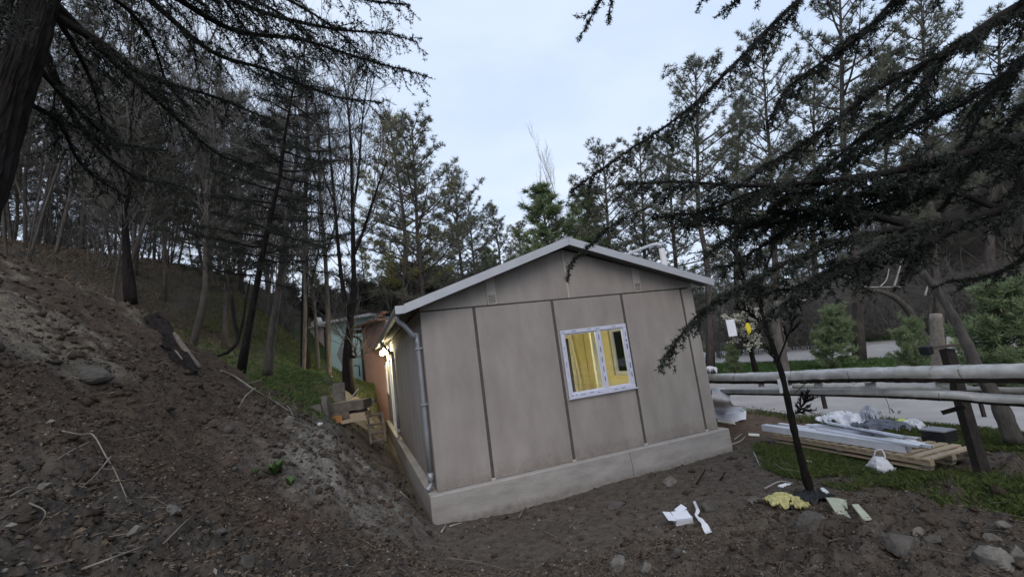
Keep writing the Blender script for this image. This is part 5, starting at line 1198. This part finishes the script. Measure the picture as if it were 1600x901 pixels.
stick([(811,811,.02),(820,798,.03),(836,783,.02)], .013, 'pale crooked stick on the dirt in front of the plinth')
stick([(690,834,.02),(697,822,.02)], .014, 'white splinter near the plinth corner', 'deadwhite')
stick([(703,825,.015),(722,818,.015)], .012, 'pale splinter lying flat near the plinth corner', 'deadwhite')
stick([(757,798,.02),(759,818,.03)], .011, 'upright splinter against the plinth base', 'deadwhite')
stick([(890,830,.02),(904,814,.02)], .007, 'thin twig in the yard left of the low grey rock')
stick([(848,832,.02),(870,843,.02)], .008, 'short twig lying toward the camera in the yard')
stick([(1196,767,.03),(1220,760,.05),(1240,758,.03)], .012, 'bleached branch by the black plastic', 'deadwhite')
stick([(1197,700,.02),(1215,708,.03),(1232,694,.06),(1248,683,.04)], .010, 'thin bent stick left of the thin tree')
stick([(1144,697,.03),(1158,693,.05),(1166,686,.06)], .013, 'pale curved root at the plinth corner', 'deadwhite')
stick([(1148,688,.02),(1160,682,.05)], .013, 'short pale root stub at the plinth corner', 'deadwhite')
stick([(1158,728,.02),(1180,737,.03)], .008, 'straight thin stick on the dirt right of the plinth')
stick([(1126,752,.02),(1136,744,.07)], .014, 'dark broken stick standing out of the dirt', 'bark')
stick([(1089,758,.02),(1102,745,.07),(1102,742,.08)], .013, 'dark hooked root stub in the yard', 'bark')
stick([(1208,722,.02),(1222,738,.06),(1250,742,.04),(1268,746,.02)], .012, 'dry branch lying behind the thin tree')
stick([(1178,708,.02),(1184,722,.02),(1188,730,.0)], .010, 'bleached curved root on the rough ground', 'deadwhite')
stick([(1010,862,.02),(1022,872,.02)], .012, 'pale chip of wood below the carton')
stick([(700,876,.02),(745,884,.03),(790,893,.02)], .011, 'dark long root at the bottom edge', 'oldwood')
stick([(625,770,.02),(640,785,.03),(650,797,.02)], .010, 'pale stick on the gravel edge of the trench', 'deadwhite')
stick([(1310,738,.03),(1340,735,.05),(1356,734,.04)], .012, 'pale stick lying in the grass under the pallet')
stick([(255,860,.02),(285,840,.04),(300,830,.02)], .006, 'dark long twig on the lower slope', 'oldwood')
stick([(45,800,.02),(70,830,.05),(58,845,.02)], .004, 'bent grey twig at the lower left')
# stump and logs at the crest of the bank
rgl = np.random.default_rng(8)
t = thing('rotten_log', 'dark thick rotten log lying down the crest of the bank', 'log', at(300, 585, 6.7))
A_, B_ = hit(238, 500)[0]+[0,0,.05], hit(300, 588)[0]+[0,0,.0]; V = []; n, k = 22, 16
for i in range(n):
    f = i/(n-1); c = A_*(1-f)+B_*f; d = unit(B_-A_); x = unit(np.cross(d, [0,0,1])); y = np.cross(x, d); r_ = .10+.03*math.sin(f*3.1)-.04*f
    for j in range(k):
        a = 2*math.pi*j/k; s_ = 1+.5*fbm(f*4+1, math.cos(a)*1.4+math.sin(a), 1.5, 4).item()+.15*rgl.normal(); V.append(c+(x*math.cos(a)*1.1+y*math.sin(a))*r_*s_)
F = [(i*k+j, i*k+(j+1) % k, (i+1)*k+(j+1) % k, (i+1)*k+j) for i in range(n-1) for j in range(k)]+[tuple(range(k))[::-1], tuple((n-1)*k+j for j in range(k))]
G().add(V, F).make('log_body', M['bark'], t)
G().tube(spline([at(272, 520, 6.75), at(292, 550, 6.6), at(312, 575, 6.5)], 6), [.02,.03,.035,.04,.04,.045,.045,.04,.045,.04,.04,.035,.03], 7).make('bare_strip', M['oldwood'], t, smooth=True)
# ------------------------------------------------------------------ uncountable litter, clods and grass
def cam_points(n, seed, x0, x1, y0, y1, tmax=12):
    """random ground points spread over the camera's view of the near ground"""
    rg = np.random.default_rng(seed); out = []
    a = rg.uniform(-1.05, 1.0, n)-YAW*1.0; 
    r = 1.2*(tmax/1.2)**rg.uniform(0, 1, n)**.8
    X = CAM[0]+np.sin(a)*r; Y = CAM[1]+np.cos(a)*r
    return X, Y, r
def outside(X, Y): return ~((X > -.16) & (X < 5.1) & (Y > -.16) & (Y < 12.2))
OCT = np.array([(1,0,0),(-1,0,0),(0,1,0),(0,-1,0),(0,0,1),(0,0,-1)], float)
OF = np.array([(0,2,4),(2,1,4),(1,3,4),(3,0,4),(2,0,5),(1,2,5),(3,1,5),(0,3,5)])
ICO = None
def lumps(name, n, seed, smin, smax, m_, keep, tmax=12, flat=.85, sub=True):
    X, Y, r = cam_points(n, seed, 0, 0, 0, 0, tmax); rg = np.random.default_rng(seed+1)
    Z0_ = zbase(X, Y); k = outside(X, Y) & keep(X, Y, Z0_, rg.uniform(0, 1, n)); X, Y, r = X[k], Y[k], r[k]; Z = zt(X, Y); n = len(X)
    V0, F0 = OCT, OF
    if sub:
        V = list(map(tuple, V0)); F = []; cache = {}
        def mid(a, b):
            key = (min(a, b), max(a, b))
            if key not in cache: p = np.array(V[a])+np.array(V[b]); p /= np.linalg.norm(p); V.append(tuple(p)); cache[key] = len(V)-1
            return cache[key]
        for a, b, c in F0: ab, bc, ca = mid(a, b), mid(b, c), mid(c, a); F += [(a, ab, ca), (ab, b, bc), (ca, bc, c), (ab, bc, ca)]
        V0, F0 = np.array(V), np.array(F)
    s = smin+(smax-smin)*rg.uniform(0, 1, n)**5; s *= np.clip(r/5, .45, 1.3)
    sc = s[:, None]*np.c_[rg.uniform(.6, 1.3, n), rg.uniform(.6, 1.3, n), rg.uniform(.4, 1, n)*flat]
    Vt = V0[None]*(1+rg.uniform(-.42, .42, (n, len(V0), 1)))*sc[:, None]
    a = rg.uniform(0, 6.3, n); c, s2 = np.cos(a)[:, None], np.sin(a)[:, None]
    b_ = rg.normal(0, .6, n)[:, None]; Vt = np.stack([Vt[..., 0]*np.cos(b_)-Vt[..., 2]*np.sin(b_), Vt[..., 1], Vt[..., 0]*np.sin(b_)+Vt[..., 2]*np.cos(b_)], -1)
    x = Vt[..., 0]*c-Vt[..., 1]*s2; y = Vt[..., 0]*s2+Vt[..., 1]*c; Vt = np.stack([x+X[:, None], y+Y[:, None], Vt[..., 2]+Z[:, None]+sc[:, 2:3]*.1], -1)
    Fn = F0[None]+(np.arange(n)*len(V0))[:, None, None]
    obj(name, mesh(name, Vt.reshape(-1, 3), Fn.reshape(-1, 3), M[m_], False), kind='stuff')
rough = lambda X, Y, Z, u: ((Z > .3) | (Y < -2.0) | (u < .12)) & (X < 7.6)
lumps('soil_clods', 34000, 11, .004, .055, 'clod', rough, 11, sub=False)
lumps('soil_crumbs', 24000, 12, .004, .024, 'clod', lambda X, Y, Z, u: X < 8, 9, sub=False)
lumps('gravel', 9000, 13, .005, .035, 'stone', lambda X, Y, Z, u: ((X < -.2) & (X > -2.6) & (Y > -3)) | ((Y < -2) & (u < .4)) | (u < .06) & (X < 8), 11, sub=False)
lumps('pale_chips', 2600, 14, .006, .03, 'chips', lambda X, Y, Z, u: X < 8.2, 11, flat=.35, sub=False)
lumps('spoil_gravel', 7000, 15, .01, .06, 'stone', lambda X, Y, Z, u: (X < -.2) & (X > -2.3) & (Y > -1.5), 14, sub=False)
def leaves(name, n, seed, m_, size, keep, tmax=8):
    X, Y, r = cam_points(n, seed, 0, 0, 0, 0, tmax); rg = np.random.default_rng(seed+1); k = outside(X, Y) & keep(X, Y, zbase(X, Y), rg.uniform(0, 1, n)); X, Y, r = X[k], Y[k], r[k]
    n = len(X); P = np.c_[X, Y, zt(X, Y)+.006+rg.uniform(0, .012, n)]; d = rg.normal(size=(n, 3)); d[:, 2] *= .35; d /= np.linalg.norm(d, axis=1, keepdims=True)
    w = np.cross(d, rg.normal(size=(n, 3))*[.4, .4, 1]); w /= np.linalg.norm(w, axis=1, keepdims=True); s = size*rg.uniform(.4, 1.3, (n, 1))
    V = np.stack([P-d*s, P-w*s*.45+[0,0,.004], P+d*s, P+w*s*.45+[0,0,.004]], 1).reshape(-1, 3); obj(name, mesh(name, V, np.arange(len(V)).reshape(-1, 4), M[m_]), kind='stuff')
leaves('leaf_litter', 70000, 21, 'leaf', .016, lambda X, Y, Z, u: (X < 7.5) & ((Z > .35) | (Y < -2.2) | (u < .08)))
leaves('pale_litter', 2600, 23, 'chips', .015, lambda X, Y, Z, u: (X < 7.5) & ((Z > .3) | (Y < -1.8) | (u < .2)))
# small twigs in the litter
X, Y, r = cam_points(1500, 31, 0, 0, 0, 0, 8); k = outside(X, Y) & (X < 7.5) & ((Y < -1.5) | (X < -.3)); X, Y, r = X[k], Y[k], r[k]; n = len(X)
d = rng.normal(size=(n, 3)); d[:, 2] *= .18; d /= np.linalg.norm(d, axis=1, keepdims=True); l_ = rng.uniform(.03, .16, (n, 1))*np.clip(r, 2, 6)[:, None]/5; P = np.c_[X, Y, zt(X, Y)+.015]
V, F = seg_tubes(P-d*l_, P+d*l_, np.full(n, .0024), np.full(n, .0014), 4); obj('twig_litter', mesh('twig_litter', V, F, M['stick'], True), kind='stuff')
# grass
def blades(name, X, Y, h, w, seed, m_='grass', lean=.5):
    rg = np.random.default_rng(seed); n = len(X); Z = zt(X, Y); P = np.c_[X, Y, Z-.01]; hh = h*rg.uniform(.45, 1.25, (n, 1)); d = rg.normal(size=(n, 3))*lean; d[:, 2] = 1; d /= np.linalg.norm(d, axis=1, keepdims=True)
    s = np.cross(d, rg.normal(size=(n, 3))); s /= np.linalg.norm(s, axis=1, keepdims=True); ww = w*rg.uniform(.6, 1.3, (n, 1))
    b = d.copy(); b[:, :2] *= 1.5; b[:, 2] *= .9
    V = np.stack([P-s*ww, P+s*ww, P+d*hh*.6+s*ww*.7, P+b*hh], 1).reshape(-1, 3)
    i = np.arange(n)*4; F = np.r_[np.c_[i, i+1, i+2], np.c_[i, i+2, i+3]]
    obj(name, mesh(name, V, F, M[m_]), kind='stuff')
rg = np.random.default_rng(77)
def patch(n, x0, x1, y0, y1, f): 
    X = rg.uniform(x0, x1, n); Y = rg.uniform(y0, y1, n); k = f(X, Y); return X[k], Y[k]
X, Y = patch(170000, 4.5, 8.4, -4.2, .3, lambda X, Y: (fbm(X, Y, .9, 4)*.5+fbm(X+30, Y-7, 2.6, 4)*.4+.28 > .12+.30*rg.uniform(-1, 1, len(X))) & (X > 4.7+.35*fbm(X, Y, 1.4, 3)) & (Y > -3.95+.3*fbm(X+9, Y, 1.3, 3)-.12*(X-5)) & (Y < -.5+.5*fbm(X, Y+5, 1.1, 3)+.2*(X-6)))
blades('grass', X, Y, .10, .0019, 1, lean=.33)
X, Y = patch(26000, 7.4, 8.5, -6, 6, lambda X, Y: (X > 7.75+.3*fbm(X, Y, 1.2, 3)+.25*sstep(-1, 3, Y)) & (rg.uniform(0, 1, len(X)) > .75*sstep(-.5, 1.5, Y)) & (X < 8.36+.12*fbm(Y, X, 2, 2)))
blades('verge_grass', X, Y, .13, .003, 2, lean=.3)
X, Y = patch(34000, 14.8, 20, -2, 24, lambda X, Y: X < 19.9); blades('strip_grass', X, Y, .13, .012, 3, 'plant')
X, Y = patch(26000, 29.6, 37, -2, 34, lambda X, Y: X*.86+Y*.3 < 37.5); blades('bank_grass', X, Y, .22, .03, 4, 'plant')
X, Y = patch(60000, -6, .2, 2.5, 17, lambda X, Y: (fbm(X, Y, .9, 4)+.5*fbm(X+30, Y-7, 2.6, 4)*1 > -.05) & (X < -1.9+.3*fbm(X, Y, 1, 2)) & (Y > 2.4-(X+2.5)*.55) | (Y > 9.5) & (X < -.4))
blades('valley_grass', X, Y, .10, .007, 5)
X, Y = patch(16000, -3.2, -1.4, 3.2, 7.5, lambda X, Y: fbm(X, Y, 1.2, 3) > -.3); blades('bright_grass', X, Y, .07, .004, 9, 'plant')
X, Y = patch(26000, -16, -2, 3, 22, lambda X, Y: (zbase(X, Y) > 3.2)); blades('hill_grass', X, Y, .16, .007, 6, 'leaf')
# weeds
def weed(px, py, s, lb, seed, n=16):
    rg = np.random.default_rng(seed); p = hit(px, py)[0]; t = thing('weed', lb, 'plant', p)
    for i in range(n):
        a = rg.uniform(0, 6.3); L_ = s*rg.uniform(.5, 1); e = rg.uniform(.5, 1.3); d = np.array([math.cos(a)*math.cos(e), math.sin(a)*math.cos(e), math.sin(e)]); sd = unit(np.cross(d, [0, 0, 1]))*L_*.11
        q = [p, p+d*L_*.5+[0,0,.0], p+d*L_*.95-np.array([0, 0, L_*.16])]; V = [q[0]-sd*.3, q[0]+sd*.3, q[1]+sd, q[1]-sd, q[2], q[1]+[0,0,-L_*.03]]
        G().add(V, [(0,1,2,5),(0,5,3),(5,2,4),(3,5,4)]).make('leaf', M['plant'], t)
weed(430, 745, .26, 'green leafy weed on the dark slope left of the gravel', 1, 22); weed(455, 758, .16, 'smaller leafy weed just right of the green weed', 2, 14); weed(400, 742, .14, 'low sparse weed left of the green weed', 3, 10)
weed(1215, 690, .12, 'small weed on the rough ground right of the plinth', 4, 10); weed(1400, 650, .25, 'tall weed at the road edge behind the pallet', 5, 12)
# tuft of upright dry stems at the road edge
g = thing('dry_stem', 'single dry stem standing at the road edge behind the pallet', 'plant', hit(1392, 652)[0]); p = np.array(g.location); G().tube([p, p+[.02, 0, .25], p+[-.01, .02, .48]], .006, 5).make('stem', M['stick'], g)

# torn wrapping and wire ties on the big pipe
rgp = np.random.default_rng(5)
for i in range(4):
    f = .22+.66*i/3+.03*(i % 2); c = BPa*(1-f)+BPb*f; n = 14
    pts = [c+(np.cross(dP, [0,0,1])*math.cos(a)+np.array([0,0,1])*math.sin(a))*.106+dP*.02*math.sin(a*2+i) for a in np.linspace(0, 2*math.pi, n)]
    G().tube(pts, .0028, 4, cap=False).make('wire_tie', M['darksteel'], bpy.data.objects['big_pipe'], smooth=True)
for i, f in enumerate((.33, .55, .70, .86)):
    c = BPa*(1-f)+BPb*f-np.array([0, 0, .085]); V = []
    for a in range(4):
        for b in range(4): V.append(c+dP*(a-1.5)*.05+np.array([-.01*b+rgp.normal(0, .006), rgp.normal(0, .006), -.022*b+rgp.normal(0, .008)]))
    F = [(a*4+b, a*4+b+1, a*4+b+5, a*4+b+4) for a in range(3) for b in range(3)]; V2 = [v+np.array([.003, .001, 0]) for v in V]
    G().add(V+V2, F+[tuple(x+16 for x in f_[::-1]) for f_ in F]).make('torn_flap', M['pipe'], bpy.data.objects['big_pipe'])
